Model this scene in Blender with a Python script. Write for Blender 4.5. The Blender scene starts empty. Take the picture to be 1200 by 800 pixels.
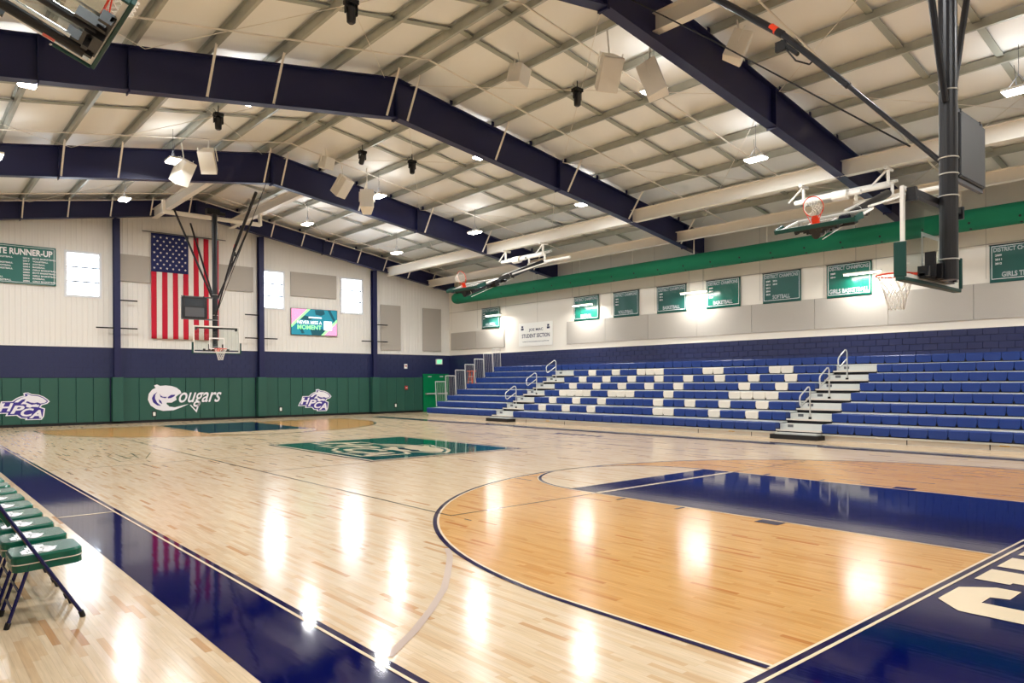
import bpy, bmesh, math, random
from mathutils import Vector, Matrix
random.seed(7)
S = bpy.context.scene
COL = S.collection
PI = math.pi

# ------------------------------------------------------------------ camera
FPX, HORIZON = 844.0, 446.55
cam_d = bpy.data.cameras.new('camera'); cam = bpy.data.objects.new('camera', cam_d); COL.objects.link(cam)
cam_d.sensor_width = 36.0; cam_d.sensor_fit = 'HORIZONTAL'
cam_d.lens = 36.0 * FPX / 1200.0
cam_d.shift_y = (HORIZON - 400.0) / 1200.0
cam_d.clip_start = 0.05; cam_d.clip_end = 300
YAW, ROLL = 0.711, -0.0054
f_ = Vector((math.sin(YAW), math.cos(YAW), 0)); r0 = Vector((math.cos(YAW), -math.sin(YAW), 0)); u0 = Vector((0, 0, 1))
r_ = math.cos(ROLL) * r0 + math.sin(ROLL) * u0
u_ = r_.cross(f_)
M = Matrix((r_, u_, -f_)).transposed().to_4x4()
M.translation = Vector((-2.2885, -2.2155, 1.6984))
cam.matrix_world = M
S.camera = cam

# ------------------------------------------------------------------ world, exposure, lights
S.view_settings.view_transform = 'Standard'; S.view_settings.look = 'None'
S.view_settings.gamma = 1.0; S.view_settings.use_curve_mapping = False
S.view_settings.exposure = 0.80
S.cycles.max_bounces = 10; S.cycles.diffuse_bounces = 6; S.cycles.glossy_bounces = 4
S.cycles.transmission_bounces = 6; S.cycles.transparent_max_bounces = 8
S.cycles.sample_clamp_indirect = 8.0
S.cycles.use_denoising = True
S.cycles.caustics_reflective = False; S.cycles.caustics_refractive = False
w = bpy.data.worlds.new('sky'); S.world = w; w.use_nodes = True
bg = w.node_tree.nodes['Background']; bg.inputs[0].default_value = (0.84, 0.92, 1.0, 1); bg.inputs[1].default_value = 8.5
HIGHBAY_W, CEILING_FILL_W, PENDANT_W = 108.0, 6.0, 48.0
LIGHT_COL = (.97, 0.985, 1.0)

# room
XL, XR, YB, YF = -6.3, 22.24, -8.0, 31.8
RIDGE, ZR, SL = 8.0, 9.85, 0.1667
def ztop(x): return ZR - SL * abs(x - RIDGE)          # top flange of the rafters
def zceil(x): return ztop(x) + 0.25
FRAMES = [-0.9, 7.0, 14.5, 22.82, 31.3]

# ------------------------------------------------------------------ materials
def newmat(name):
    m = bpy.data.materials.new(name); m.use_nodes = True
    return m, m.node_tree, m.node_tree.nodes['Principled BSDF']
def L(c):                                             # sRGB 0-255 -> linear
    return tuple(((v/255)/12.92 if v/255 <= .04045 else ((v/255+.055)/1.055)**2.4) for v in c) + (1,)
def mat(name, c, rough=.5, metal=0., noise=0., nscale=8., bump=0., bscale=60., coat=0., emit=0., spec=.5, trans=0., ior=1.45, alpha=1.):
    m, nt, b = newmat(name)
    col = L(c)
    b.inputs['Base Color'].default_value = col; b.inputs['Roughness'].default_value = rough
    b.inputs['Metallic'].default_value = metal; b.inputs['Coat Weight'].default_value = coat
    b.inputs['Specular IOR Level'].default_value = spec; b.inputs['Transmission Weight'].default_value = trans
    b.inputs['IOR'].default_value = ior; b.inputs['Alpha'].default_value = alpha
    if emit: b.inputs['Emission Color'].default_value = col; b.inputs['Emission Strength'].default_value = emit
    tc = nt.nodes.new('ShaderNodeTexCoord')
    if noise:
        n = nt.nodes.new('ShaderNodeTexNoise'); n.inputs['Scale'].default_value = nscale; n.inputs['Detail'].default_value = 4
        mr = nt.nodes.new('ShaderNodeMapRange'); mr.inputs[3].default_value = 1-noise; mr.inputs[4].default_value = 1+noise*.6
        mx = nt.nodes.new('ShaderNodeVectorMath'); mx.operation = 'SCALE'; mx.inputs[0].default_value = col[:3]
        nt.links.new(tc.outputs['Object'], n.inputs['Vector']); nt.links.new(n.outputs[0], mr.inputs[0])
        nt.links.new(mr.outputs[0], mx.inputs['Scale']); nt.links.new(mx.outputs[0], b.inputs['Base Color'])
    if bump:
        n2 = nt.nodes.new('ShaderNodeTexNoise'); n2.inputs['Scale'].default_value = bscale; n2.inputs['Detail'].default_value = 3
        bp = nt.nodes.new('ShaderNodeBump'); bp.inputs['Strength'].default_value = bump; bp.inputs['Distance'].default_value = .01
        nt.links.new(tc.outputs['Object'], n2.inputs['Vector']); nt.links.new(n2.outputs[0], bp.inputs['Height'])
        nt.links.new(bp.outputs[0], b.inputs['Normal'])
    return m

def floor_bump(nt, b, strength=.05):
    g = nt.nodes.new('ShaderNodeNewGeometry')
    mp = nt.nodes.new('ShaderNodeMapping'); mp.inputs['Scale'].default_value = (9, 1.6, 1)
    nt.links.new(g.outputs['Position'], mp.inputs[0])
    n = nt.nodes.new('ShaderNodeTexNoise'); n.inputs['Scale'].default_value = 1.6; n.inputs['Detail'].default_value = 3
    nt.links.new(mp.outputs[0], n.inputs['Vector'])
    bp = nt.nodes.new('ShaderNodeBump'); bp.inputs['Strength'].default_value = strength; bp.inputs['Distance'].default_value = .01
    nt.links.new(n.outputs[0], bp.inputs['Height']); nt.links.new(bp.outputs[0], b.inputs['Normal'])
    if 'Coat Normal' in b.inputs: nt.links.new(bp.outputs[0], b.inputs['Coat Normal'])

def wood(name, tint, amb):
    """maple strip floor: strips 57 mm wide running along Y, random lengths and tones"""
    m, nt, b = newmat(name)
    N = nt.nodes.new; K = nt.links.new
    def math_(op, a, c=None):
        n = N('ShaderNodeMath'); n.operation = op
        for i, v in enumerate((a, c)):
            if v is None: continue
            if isinstance(v, (int, float)): n.inputs[i].default_value = v
            else: K(v, n.inputs[i])
        return n.outputs[0]
    g = N('ShaderNodeNewGeometry'); sp = N('ShaderNodeSeparateXYZ'); K(g.outputs['Position'], sp.inputs[0])
    row = math_('FLOOR', math_('DIVIDE', sp.outputs[0], .047))
    wn = N('ShaderNodeTexWhiteNoise'); wn.noise_dimensions = '1D'; K(row, wn.inputs['W'])
    ln = math_('ADD', math_('MULTIPLY', wn.outputs[0], .4), .32)
    yy = math_('ADD', math_('DIVIDE', sp.outputs[1], ln), math_('MULTIPLY', wn.outputs[0], 57.3))
    cell = math_('FLOOR', yy)
    cb = N('ShaderNodeCombineXYZ'); K(row, cb.inputs[0]); K(cell, cb.inputs[1])
    w2 = N('ShaderNodeTexWhiteNoise'); w2.noise_dimensions = '2D'; K(cb.outputs[0], w2.inputs['Vector'])
    ramp = N('ShaderNodeValToRGB'); e = ramp.color_ramp.elements
    cols = [(0, (216, 194, 163)), (.4, (213, 190, 157)), (.8, (208, 182, 147)), (.96, (200, 168, 128)), (1, (182, 134, 86))]
    e[0].position = 0; e[0].color = L(cols[0][1]); e[1].position = 1; e[1].color = L(cols[-1][1])
    for p, c in cols[1:-1]:
        x = e.new(p); x.color = L(c)
    K(w2.outputs[0], ramp.inputs[0])
    mp = N('ShaderNodeMapping'); mp.inputs['Scale'].default_value = (60, 3.0, 1); K(g.outputs['Position'], mp.inputs[0])
    n = N('ShaderNodeTexNoise'); n.inputs['Scale'].default_value = 1.0; n.inputs['Detail'].default_value = 5; K(mp.outputs[0], n.inputs['Vector'])
    mr = N('ShaderNodeMapRange'); mr.inputs[1].default_value = .3; mr.inputs[2].default_value = .75
    mr.inputs[3].default_value = 1.06; mr.inputs[4].default_value = .84; K(n.outputs[0], mr.inputs[0])
    # seams between the strips
    fx = math_('FRACT', math_('DIVIDE', sp.outputs[0], .047)); fy = math_('FRACT', yy)
    sx = math_('LESS_THAN', fx, .035); sy = math_('LESS_THAN', fy, .003)
    seam = math_('SUBTRACT', 1.0, math_('MULTIPLY', math_('MAXIMUM', sx, sy), .22))
    tot = math_('MULTIPLY', mr.outputs[0], seam)
    v1 = N('ShaderNodeVectorMath'); v1.operation = 'SCALE'; K(ramp.outputs[0], v1.inputs[0]); K(tot, v1.inputs['Scale'])
    v2 = N('ShaderNodeVectorMath'); v2.operation = 'MULTIPLY'; K(v1.outputs[0], v2.inputs[0]); v2.inputs[1].default_value = tint
    K(v2.outputs[0], b.inputs['Base Color'])
    b.inputs['Roughness'].default_value = .16; b.inputs['Specular IOR Level'].default_value = .28
    floor_bump(nt, b)
    return m

def paint(name, c, rough=.06):
    m, nt, b = newmat(name)
    b.inputs['Base Color'].default_value = L(c); b.inputs['Roughness'].default_value = rough
    b.inputs['Specular IOR Level'].default_value = .22
    floor_bump(nt, b, .03)
    return m

MT = dict(
    maple=wood('maple_strip_floor', (1, 1, 1), .5),
    amber=wood('amber_stained_maple', (.92, .64, .31), .5),
    court_blue=paint('royal_navy_floor_paint', (0, 5, 66)),
    court_line=paint('dark_navy_floor_line', (22, 16, 62)),
    court_green=paint('dark_green_floor_paint', (0, 84, 70)),
    court_cream=paint('bare_maple_inlay', (226, 208, 178)),
    arc_grey=paint('grey_floor_arc', (196, 178, 166)),
    court_thin=paint('thin_dark_court_line', (42, 58, 52)),
    ceiling=mat('cream_vinyl_insulation', (243, 243, 238), .45, noise=.03, nscale=.7, bump=.12, bscale=2.2),
    wallwhite=mat('white_liner_panel', (226, 223, 216), .5),
    wallcream=mat('cream_painted_wall', (228, 222, 210), .55, noise=.02, nscale=.5),
    greypanel=mat('grey_fabric_acoustic_panel', (176, 170, 160), .9, noise=.06, nscale=50, bump=.2, bscale=250),
    navyblock=mat('navy_painted_block', (34, 41, 80), .38, noise=.06, nscale=3, bump=.25, bscale=40),
    mortar=mat('navy_painted_mortar', (26, 28, 66), .6),
    navysteel=mat('navy_painted_steel', (26, 30, 74), .45),
    creamsteel=mat('cream_painted_steel', (234, 229, 218), .45),
    galv=mat('galvanised_purlin_steel', (186, 188, 178), .36, metal=.55, noise=.2, nscale=3),
    darkgalv=mat('dull_grey_strap', (164, 168, 158), .5),
    pad=mat('green_vinyl_pad', (40, 86, 74), .42, noise=.05, nscale=1.5),
    black=mat('black_rubber', (16, 14, 14), .6),
    blackmetal=mat('black_painted_metal', (30, 30, 33), .35),
    greymetal=mat('grey_painted_metal', (96, 98, 102), .45),
    whitemetal=mat('white_painted_metal', (238, 236, 228), .4),
    duct=mat('green_fabric_duct', (0, 106, 72), .8, noise=.05, nscale=2, bump=.15, bscale=6),
    seatblue=mat('blue_plastic_seat', (28, 56, 122), .38, noise=.06, nscale=5),
    seatcream=mat('cream_plastic_seat', (222, 214, 200), .45),
    deck=mat('pale_aluminium_deck', (206, 208, 203), .4, metal=.1),
    skirt=mat('cream_bleacher_skirt', (214, 206, 194), .5),
    under=mat('dark_shade_and_joint', (20, 20, 26), .7),  # near-black tone for the shade below seats, also for skirt joints
    chrome=mat('brushed_steel_rail', (214, 214, 208), .3, metal=.35),
    doorgreen=mat('green_painted_door', (0, 122, 74), .35),
    rim=mat('orange_painted_rim', (232, 66, 30), .4),
    net=mat('white_nylon_net', (236, 232, 222), .8),
    boardpad=mat('dark_green_board_pad', (0, 62, 54), .5),
    boardline=mat('white_board_marking', (238, 238, 234), .5),
    red=mat('flag_red_cloth', (196, 22, 50), .8), white=mat('flag_white_cloth', (232, 226, 218), .8),
    flagblue=mat('flag_blue_cloth', (30, 38, 92), .8),
    signgreen=mat('green_sign_face', (22, 98, 88), .3), bannergreen=mat('green_vinyl_banner', (14, 92, 76), .22, noise=.15, nscale=2.5, bump=.5, bscale=5),
    bannergreen_dull=mat('dull_green_vinyl_banner', (22, 84, 76), .35, noise=.15, nscale=2.5, bump=.5, bscale=4),
    sigtxt=mat('white_sign_lettering', (236, 236, 236), .5), lilac=mat('pale_grey_lettering', (168, 178, 180), .5),
    logowhite=mat('white_vinyl_decal', (236, 234, 240), .5), logopurple=mat('purple_vinyl_decal', (58, 44, 140), .5),
    chairpad=mat('green_vinyl_seat_pad', (10, 92, 72), .25), chairnavy=mat('navy_powder_coated_tube', (20, 22, 78), .25),
    piping=mat('white_piping', (230, 226, 214), .5),
    teal=mat('screen_teal', (28, 118, 136), .4, emit=.5), tealdark=mat('screen_dark_teal', (14, 72, 84), .4, emit=.4), lime=mat('screen_lime', (150, 240, 150), .4, emit=.6),
    pink=mat('screen_pink', (236, 150, 190), .4, emit=.5, noise=.5, nscale=14), scrwhite=mat('screen_white', (240, 244, 250), .4, emit=.6),
    orange=mat('orange_painted_ladder', (224, 84, 36), .5),
    exitgreen=mat('lit_green_exit_lettering', (60, 225, 150), .4, emit=1.2),
    lens=mat('lit_lamp_lens', (255, 248, 236), .4, emit=14.0),
    clockgrey=mat('grey_clock_back', (92, 94, 98), .4, noise=.1, nscale=4),
    darkglass=mat('smoked_display_glass', (44, 50, 56), .15),
    yellow=mat('yellow_label', (230, 180, 30), .5), redlabel=mat('red_warning_label', (214, 90, 76), .5),
    frame=mat('white_window_frame', (222, 226, 230), .4),
    doorlabel=mat('alarm_red', (190, 50, 50), .4),
)
def glass_mat(name, tint, a):
    m = bpy.data.materials.new(name); m.use_nodes = True; nt = m.node_tree; nt.nodes.clear()
    o = nt.nodes.new('ShaderNodeOutputMaterial'); mx = nt.nodes.new('ShaderNodeMixShader')
    t = nt.nodes.new('ShaderNodeBsdfTransparent'); t.inputs[0].default_value = (*tint, 1)
    gl = nt.nodes.new('ShaderNodeBsdfGlossy'); gl.inputs['Roughness'].default_value = .02
    fr = nt.nodes.new('ShaderNodeFresnel')
    ge = nt.nodes.new('ShaderNodeNewGeometry'); mi = nt.nodes.new('ShaderNodeMapRange'); mi.inputs[3].default_value = 1.4; mi.inputs[4].default_value = 1/1.4
    nt.links.new(ge.outputs['Backfacing'], mi.inputs[0]); nt.links.new(mi.outputs[0], fr.inputs[0])
    mm = nt.nodes.new('ShaderNodeMath'); mm.operation = 'MAXIMUM'; mm.inputs[1].default_value = a
    nt.links.new(fr.outputs[0], mm.inputs[0]); nt.links.new(mm.outputs[0], mx.inputs[0])
    nt.links.new(t.outputs[0], mx.inputs[1]); nt.links.new(gl.outputs[0], mx.inputs[2]); nt.links.new(mx.outputs[0], o.inputs[0])
    return m
MT['glass'] = glass_mat('clear_glass', (.93, .96, .95), .05)
MT['winglass'] = glass_mat('window_glass', (.97, .98, 1.0), .04)

# ------------------------------------------------------------------ mesh helpers
class MB:
    def __init__(s): s.v = []; s.f = []
    def add(s, vs, fs, m=None):
        o = len(s.v)
        s.v += [tuple((m @ Vector(p)) if m is not None else p) for p in vs]
        s.f += [tuple(i + o for i in f) for f in fs]; return s
    def box(s, x0, x1, y0, y1, z0, z1, m=None):
        v = [(x, y, z) for z in (z0, z1) for y in (y0, y1) for x in (x0, x1)]
        return s.add(v, [(0,2,3,1), (4,5,7,6), (0,1,5,4), (2,6,7,3), (0,4,6,2), (1,3,7,5)], m)
    def quad(s, a, b, c, d): return s.add([a, b, c, d], [(0,1,2,3)])
    def prism(s, pts, h0, h1, axis='z', m=None):
        n = len(pts)
        def P(a, b, h): return (a, b, h) if axis == 'z' else ((a, h, b) if axis == 'y' else (h, a, b))
        v = [P(a, b, h0) for a, b in pts] + [P(a, b, h1) for a, b in pts]
        f = [tuple(range(n))[::-1], tuple(range(n, 2*n))] + [(i, (i+1) % n, n+(i+1) % n, n+i) for i in range(n)]
        return s.add(v, f, m)
    def tube(s, p0, p1, r, n=8, r1=None, cap=True):
        p0 = Vector(p0); p1 = Vector(p1); d = (p1-p0)
        if d.length < 1e-6: return s
        d.normalize(); a = d.orthogonal().normalized(); b = d.cross(a); r1 = r if r1 is None else r1
        v = [tuple(p0 + r*(math.cos(2*PI*i/n)*a + math.sin(2*PI*i/n)*b)) for i in range(n)]
        v += [tuple(p1 + r1*(math.cos(2*PI*i/n)*a + math.sin(2*PI*i/n)*b)) for i in range(n)]
        f = [(i, (i+1) % n, n+(i+1) % n, n+i) for i in range(n)]
        if cap: f += [tuple(range(n))[::-1], tuple(range(n, 2*n))]
        return s.add(v, f)
    def path(s, pts, r, n=8):
        for a, b in zip(pts[:-1], pts[1:]): s.tube(a, b, r, n)
        return s
    def bar(s, p0, p1, w, h):
        p0 = Vector(p0); p1 = Vector(p1); d = (p1-p0).normalized()
        up = Vector((0, 0, 1)) if abs(d.z) < .95 else Vector((0, 1, 0))
        a = d.cross(up).normalized(); b = a.cross(d)
        v = [tuple(p + sx*w/2*a + sy*h/2*b) for p in (p0, p1) for sx, sy in ((-1,-1), (1,-1), (1,1), (-1,1))]
        return s.add(v, [(3,2,1,0), (4,5,6,7), (0,1,5,4), (1,2,6,5), (2,3,7,6), (3,0,4,7)])
    def ring(s, c, R, r, ax='z', n=24, k=8):
        vs = []; fs = []
        for i in range(n):
            t = 2*PI*i/n
            for j in range(k):
                q = 2*PI*j/k; rr = R + r*math.cos(q); h = r*math.sin(q)
                p = (rr*math.cos(t), rr*math.sin(t), h)
                if ax == 'y': p = (p[0], p[2], p[1])
                vs.append((c[0]+p[0], c[1]+p[1], c[2]+p[2]))
                fs.append((i*k+j, ((i+1) % n)*k+j, ((i+1) % n)*k+(j+1) % k, i*k+(j+1) % k))
        return s.add(vs, fs)
    def mesh(s, name, m, smooth=False):
        me = bpy.data.meshes.new(name); me.from_pydata(s.v, [], s.f); me.update()
        bm = bmesh.new(); bm.from_mesh(me); bmesh.ops.recalc_face_normals(bm, faces=bm.faces); bm.to_mesh(me); bm.free()
        if m: me.materials.append(MT[m] if isinstance(m, str) else m)
        if smooth:
            for p in me.polygons: p.use_smooth = True
        return me
    def build(s, name, m, parent=None, smooth=False, bevel=0, **kw):
        o = bpy.data.objects.new(name, s.mesh(name, m, smooth)); COL.objects.link(o)
        if parent: o.parent = parent
        if bevel:
            b = o.modifiers.new('b', 'BEVEL'); b.width = bevel; b.segments = 2; b.limit_method = 'ANGLE'
        tag(o, **kw); return o
def tag(o, label=None, cat=None, group=None, kind=None):
    if label: o['label'] = label
    if cat: o['category'] = cat
    if group: o['group'] = group
    if kind: o['kind'] = kind
    return o
def empty(name, loc=(0,0,0), rz=0, **kw):
    o = bpy.data.objects.new(name, None); COL.objects.link(o); o.location = loc; o.rotation_euler = (0, 0, rz)
    tag(o, **kw); return o
def inst(name, me, parent=None, loc=(0,0,0), rz=0, **kw):
    o = bpy.data.objects.new(name, me); COL.objects.link(o); o.location = loc; o.rotation_euler = (0, 0, rz)
    if parent: o.parent = parent
    tag(o, **kw); return o
def dup(root, loc=None, rz=None, **kw):
    r = root.copy(); COL.objects.link(r)
    for k in ('label', 'group'):
        if k in kw: r[k] = kw[k]
    if loc is not None: r.location = loc
    if rz is not None: r.rotation_euler = (0, 0, rz)
    for ch in list(root.children):
        c = ch.copy(); COL.objects.link(c); c.parent = r
        for g in list(ch.children):
            d = g.copy(); COL.objects.link(d); d.parent = c
    return r
def text_mb(body, size, m, bold=0.0, shear=0.0, align='LEFT', space=1.0):
    """text as a flat mesh in local XY plane, transformed by matrix m"""
    c = bpy.data.curves.new('t', 'FONT'); c.body = body; c.size = size; c.offset = bold; c.shear = shear
    c.align_x = align; c.align_y = 'BOTTOM_BASELINE'; c.space_character = space; c.resolution_u = 3
    o = bpy.data.objects.new('t', c); COL.objects.link(o)
    bpy.context.view_layer.update()
    me = bpy.data.meshes.new_from_object(o)
    mb = MB(); mb.add([tuple(v.co) for v in me.vertices], [tuple(p.vertices) for p in me.polygons], m)
    bpy.data.objects.remove(o); bpy.data.meshes.remove(me); bpy.data.curves.remove(c)
    return mb
def scale_to(mb, m, w=None):
    return mb
def face_far(x, y, z):      # local x -> +X, local y -> +Z : readable when looking towards +Y
    return Matrix(((1,0,0,x), (0,0,-1,y), (0,1,0,z), (0,0,0,1)))
def face_right(x, y, z):    # on the right wall: readable when looking towards +X ; local x -> -Y
    return Matrix(((0,0,-1,x), (-1,0,0,y), (0,1,0,z), (0,0,0,1)))
def on_floor(x, y, z, rz=0):
    return Matrix.Translation((x, y, z)) @ Matrix.Rotation(rz, 4, 'Z')
def fit_text(body, w, h, mfun, x, y, z, bold=.0, shear=0.0):
    """text stretched to width w and cap height h with its lower-left corner at the given place"""
    mb = text_mb(body, 1.0, Matrix.Identity(4), bold, shear)
    xs = [v[0] for v in mb.v]; ys = [v[1] for v in mb.v]
    sx = w/(max(xs)-min(xs)); sy = h/(max(ys)-min(ys)); x0 = min(xs); y0 = min(ys)
    m = mfun(x, y, z)
    mb.v = [tuple(m @ Vector(((a-x0)*sx, (b-y0)*sy, 0))) for a, b, c in mb.v]
    return mb
def poly(mb, pts, m):
    """a flat polygon (concave allowed) placed by matrix m"""
    n = len(pts); mb.add([(a, b, 0) for a, b in pts], [tuple(range(n))], m); return mb

# ------------------------------------------------------------------ floor and court
floor = MB().box(XL-.3, XR+.3, YB-.3, YF+.3, -.2, 0).build('floor', 'maple', kind='structure')
FT = .3048
W, LEN = 50*FT, 94*FT
def flat(name, pts, z, m, label=None):
    o = MB().add([(a, b, z) for a, b in pts], [tuple(range(len(pts)))]).build(name, m, floor)
    if label: o['label'] = label
    return o
def rect(mb, x0, x1, y0, y1, z): mb.quad((x0,y0,z), (x1,y0,z), (x1,y1,z), (x0,y1,z))
def arcpts(cx, cy, R, a0, a1, n=64): return [(cx+R*math.cos(a0+(a1-a0)*i/n), cy+R*math.sin(a0+(a1-a0)*i/n)) for i in range(n+1)]
def band(mb, pts, w0, w1, z):          # strip between the offset curves of an open path
    nn = len(pts); A = []; B = []
    for i, p in enumerate(pts):
        a = pts[max(i-1, 0)]; b = pts[min(i+1, nn-1)]; dx, dy = b[0]-a[0], b[1]-a[1]; l = math.hypot(dx, dy); nx, ny = -dy/l, dx/l
        A.append((p[0]+nx*w0, p[1]+ny*w0, z)); B.append((p[0]+nx*w1, p[1]+ny*w1, z))
    for i in range(nn-1): mb.quad(A[i], A[i+1], B[i+1], B[i])
def mir(pts): return [(x, LEN-y) for x, y in pts]
R3 = 19.75*FT; BY = 5.25*FT; KX0, KX1, KY = 19*FT, 31*FT, 19*FT
three = [(W/2+R3, 0), (W/2+R3, BY)] + arcpts(W/2, BY, R3, 0, PI)[1:-1] + [(W/2-R3, BY), (W/2-R3, 0)]
def half(far):
    T = mir if far else (lambda p: p)
    tail = 'far' if far else 'near'
    flat('stained_wood', T(three), .001, 'amber', 'amber stained maple inside the %s three point line' % tail)
    ftc = arcpts(W/2, KY, 6*FT, 0, PI)
    flat('free_throw_half_circle', T(ftc), .002, 'maple')
    flat('key_paint', T([(KX0, 0), (KX1, 0), (KX1, KY), (KX0, KY)]), .003, 'court_blue', 'navy painted %s key' % tail)
    mb = MB(); band(mb, T(three), 0, .05, .004); band(mb, T(arcpts(W/2, KY, 6*FT, 0, PI)), 0, .05, .004)
    mb.build('court_line', 'court_line', floor)
    mb = MB(); band(mb, T(three), .05, .075, .0041); band(mb, T(arcpts(W/2, KY, 6*FT, 0, PI)), -.02, 0, .0041)
    for x in (KX0, KX1):
        s = 1 if x == KX0 else -1
        for o1 in (-.012, -.04):
            a, b = x+s*o1, x+s*(o1-.014)
            p = T([(min(a, b), 0), (max(a, b), KY)]); rect(mb, p[0][0], p[1][0], min(p[0][1], p[1][1]), max(p[0][1], p[1][1]), .0042)
    mb.build('court_line', 'court_cream', floor)
    mb = MB()
    for yy in (7, 11+8/12, 15): 
        for x, s in ((KX0, -1), (KX1, 1)):
            wd = .305 if yy == 7 else .05
            p = T([(x+s*.06, yy*FT), (x+s*.26, yy*FT+wd)]); rect(mb, min(p[0][0], p[1][0]), max(p[0][0], p[1][0]), min(p[0][1], p[1][1]), max(p[0][1], p[1][1]), .004)
    mb.build('lane_block', 'court_line', floor)
half(False); half(True)
# borders: navy line, pale line, wide blue band
bo = .71
mb = MB()
rect(mb, -bo, -.075, -4.2, LEN+.1, .002); rect(mb, W+.075, W+bo, -4.2, LEN+.1, .002); rect(mb, -.075, W+.075, -2.2, -.075, .002)
mb.build('court_border', 'court_blue', floor, label='wide blue painted border round the court')
mb = MB()
rect(mb, -.05, 0, -.05, LEN+.05, .005); rect(mb, W, W+.05, -.05, LEN+.05, .005); rect(mb, 0, W, -.05, 0, .005); rect(mb, 0, W, LEN, LEN+.05, .005)
mb.build('boundary_line', 'court_line', floor)
mb = MB()
rect(mb, -.075, -.05, -.075, LEN+.05, .0055); rect(mb, -.05, W+.05, -.075, -.05, .0055); rect(mb, W+.05, W+.075, -.05, LEN, .0055)
rect(mb, W/2-R3, W/2+R3, 0, .022, .0056)
rect(mb, -bo, -.075, 8.42, 8.47, .004)
mb.build('boundary_line', 'court_cream', floor)
# volleyball and centre lines
mb = MB(); a, b = 17*FT, 77*FT; x0, x1 = 10*FT, 40*FT; t = .022
rect(mb, x0, x0+t, a, b, .0045); rect(mb, x1-t, x1, a, b, .0045)
rect(mb, x0, KX0, a, a+t, .0045); rect(mb, KX1, x1, a, a+t, .0045); rect(mb, x0, x1, b-t, b, .0045)
rect(mb, x0+.0, x0+.02, a-.42, a-.28, .0045)
mb.build('volleyball_line', 'court_thin', floor)
mb = MB()
for y in (LEN/2-10*FT, LEN/2, LEN/2+10*FT): rect(mb, x0 if y != LEN/2 else 0, x1 if y != LEN/2 else W, y-.01, y+.01, .0044)
rect(mb, -.6, -.6+.01, 0, .01, .0044)
mb.build('centre_line', 'court_thin', floor)
mb = MB(); s_ = .09
for i in range(24):
    xa = KX0 + (KX1-KX0)*i/24; rect(mb, xa+.01, xa+(KX1-KX0)/24-.01, a-.02, a+.07, .0046)
mb.build('court_line', 'court_cream', floor)
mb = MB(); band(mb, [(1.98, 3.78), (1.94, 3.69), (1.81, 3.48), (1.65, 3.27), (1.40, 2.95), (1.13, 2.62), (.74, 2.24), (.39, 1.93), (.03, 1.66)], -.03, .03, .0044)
mb.build('court_line', 'arc_grey', floor, label='pale grey curved strip on the floor by the near sideline')  # pale grey strip along a curve, laid over the maple
# block letters in the near baseline border (slab shapes)
def slab(mb, pts): mb.add([(a, b, .006) for a, b in pts], [tuple(range(len(pts)))])
mb = MB(); top = -.14; H_ = 1.25; bot = top-H_; th = .33
slab(mb, [(3.83, top), (4.29, top), (4.49, top-.21), (4.49, top-.38), (4.19, top-.38), (4.15, top-.26), (3.95, top-.26), (3.95, bot+.26), (4.15, bot+.26), (4.19, bot+.38), (4.49, bot+.38), (4.49, bot+.21), (4.29, bot), (3.83, bot), (3.61, bot+.21), (3.61, top-.21)])
def hleg(x):
    return [(x, top), (x+.46, top), (x+.46, top-.26), (x+.39, top-.26), (x+.39, bot+.26), (x+.46, bot+.26), (x+.46, bot), (x, bot), (x, bot+.26), (x+.07, bot+.26), (x+.07, top-.26), (x, top-.26)]
mb.build('floor_letter', 'court_cream', floor, label='large cream slab letter C in the blue border'); mb = MB(); slab(mb, hleg(4.66)); slab(mb, hleg(5.26)); slab(mb, [(5.04, top-.5), (5.34, top-.5), (5.34, top-.76), (5.04, top-.76)])
mb.build('floor_letter', 'court_cream', floor, label='large cream slab letter H in the blue border'); mb = MB(); slab(mb, hleg(5.90)); slab(mb, [(6.3, top), (6.72, top), (6.9, top-.2), (6.9, top-.5), (6.74, top-.64), (6.95, bot), (6.6, bot), (6.42, top-.7), (6.3, top-.7), (6.3, top-.48), (6.55, top-.48), (6.6, top-.4), (6.6, top-.3), (6.55, top-.24), (6.3, top-.24)])
mb.build('floor_letter', 'court_cream', floor, label='large cream slab letter R in the blue border')

# cougar and lettering emblem, in a 0..1 wide unit box
def U(p): return [((a-130)/640.0, (640-b)/640.0) for a, b in p]
LG_OUT = U([(130,510),(165,425),(192,385),(215,290),(335,288),(378,240),(420,210),(472,190),(462,150),(480,138),(520,135),(560,165),(640,178),(700,215),(745,265),(772,305),(742,348),(682,372),(662,408),(715,432),(702,580),(675,640),(480,638),(488,612),(430,605),(385,552),(260,555),(275,510)])
LG_IN = U([(148,495),(182,428),(207,388),(228,304),(343,304),(390,252),(430,225),(486,205),(480,160),(515,150),(556,180),(636,192),(690,226),(735,275),(750,304),(728,334),(668,358),(642,414),(698,446),(686,575),(664,624),(506,624),(510,598),(440,590),(396,537),(284,540),(294,495)])
LG_HEAD = [U([(360,312),(392,268),(440,228),(515,198),(500,170),(520,166),(556,194),(630,205),(686,238),(736,300),(714,328),(660,340),(625,318),(590,330),(545,318),(515,296),(500,300),(488,320),(472,300),(490,252),(450,262),(405,312)]),
           U([(432,350),(462,300),(500,322),(560,362),(612,350),(650,372),(632,408),(600,402),(565,398),(540,416),(496,398),(498,352),(470,345)])]
LG_EYE = [U([(512,306),(545,328),(590,340),(560,352),(530,335)]), U([(610,340),(650,352),(622,364)])]
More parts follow.
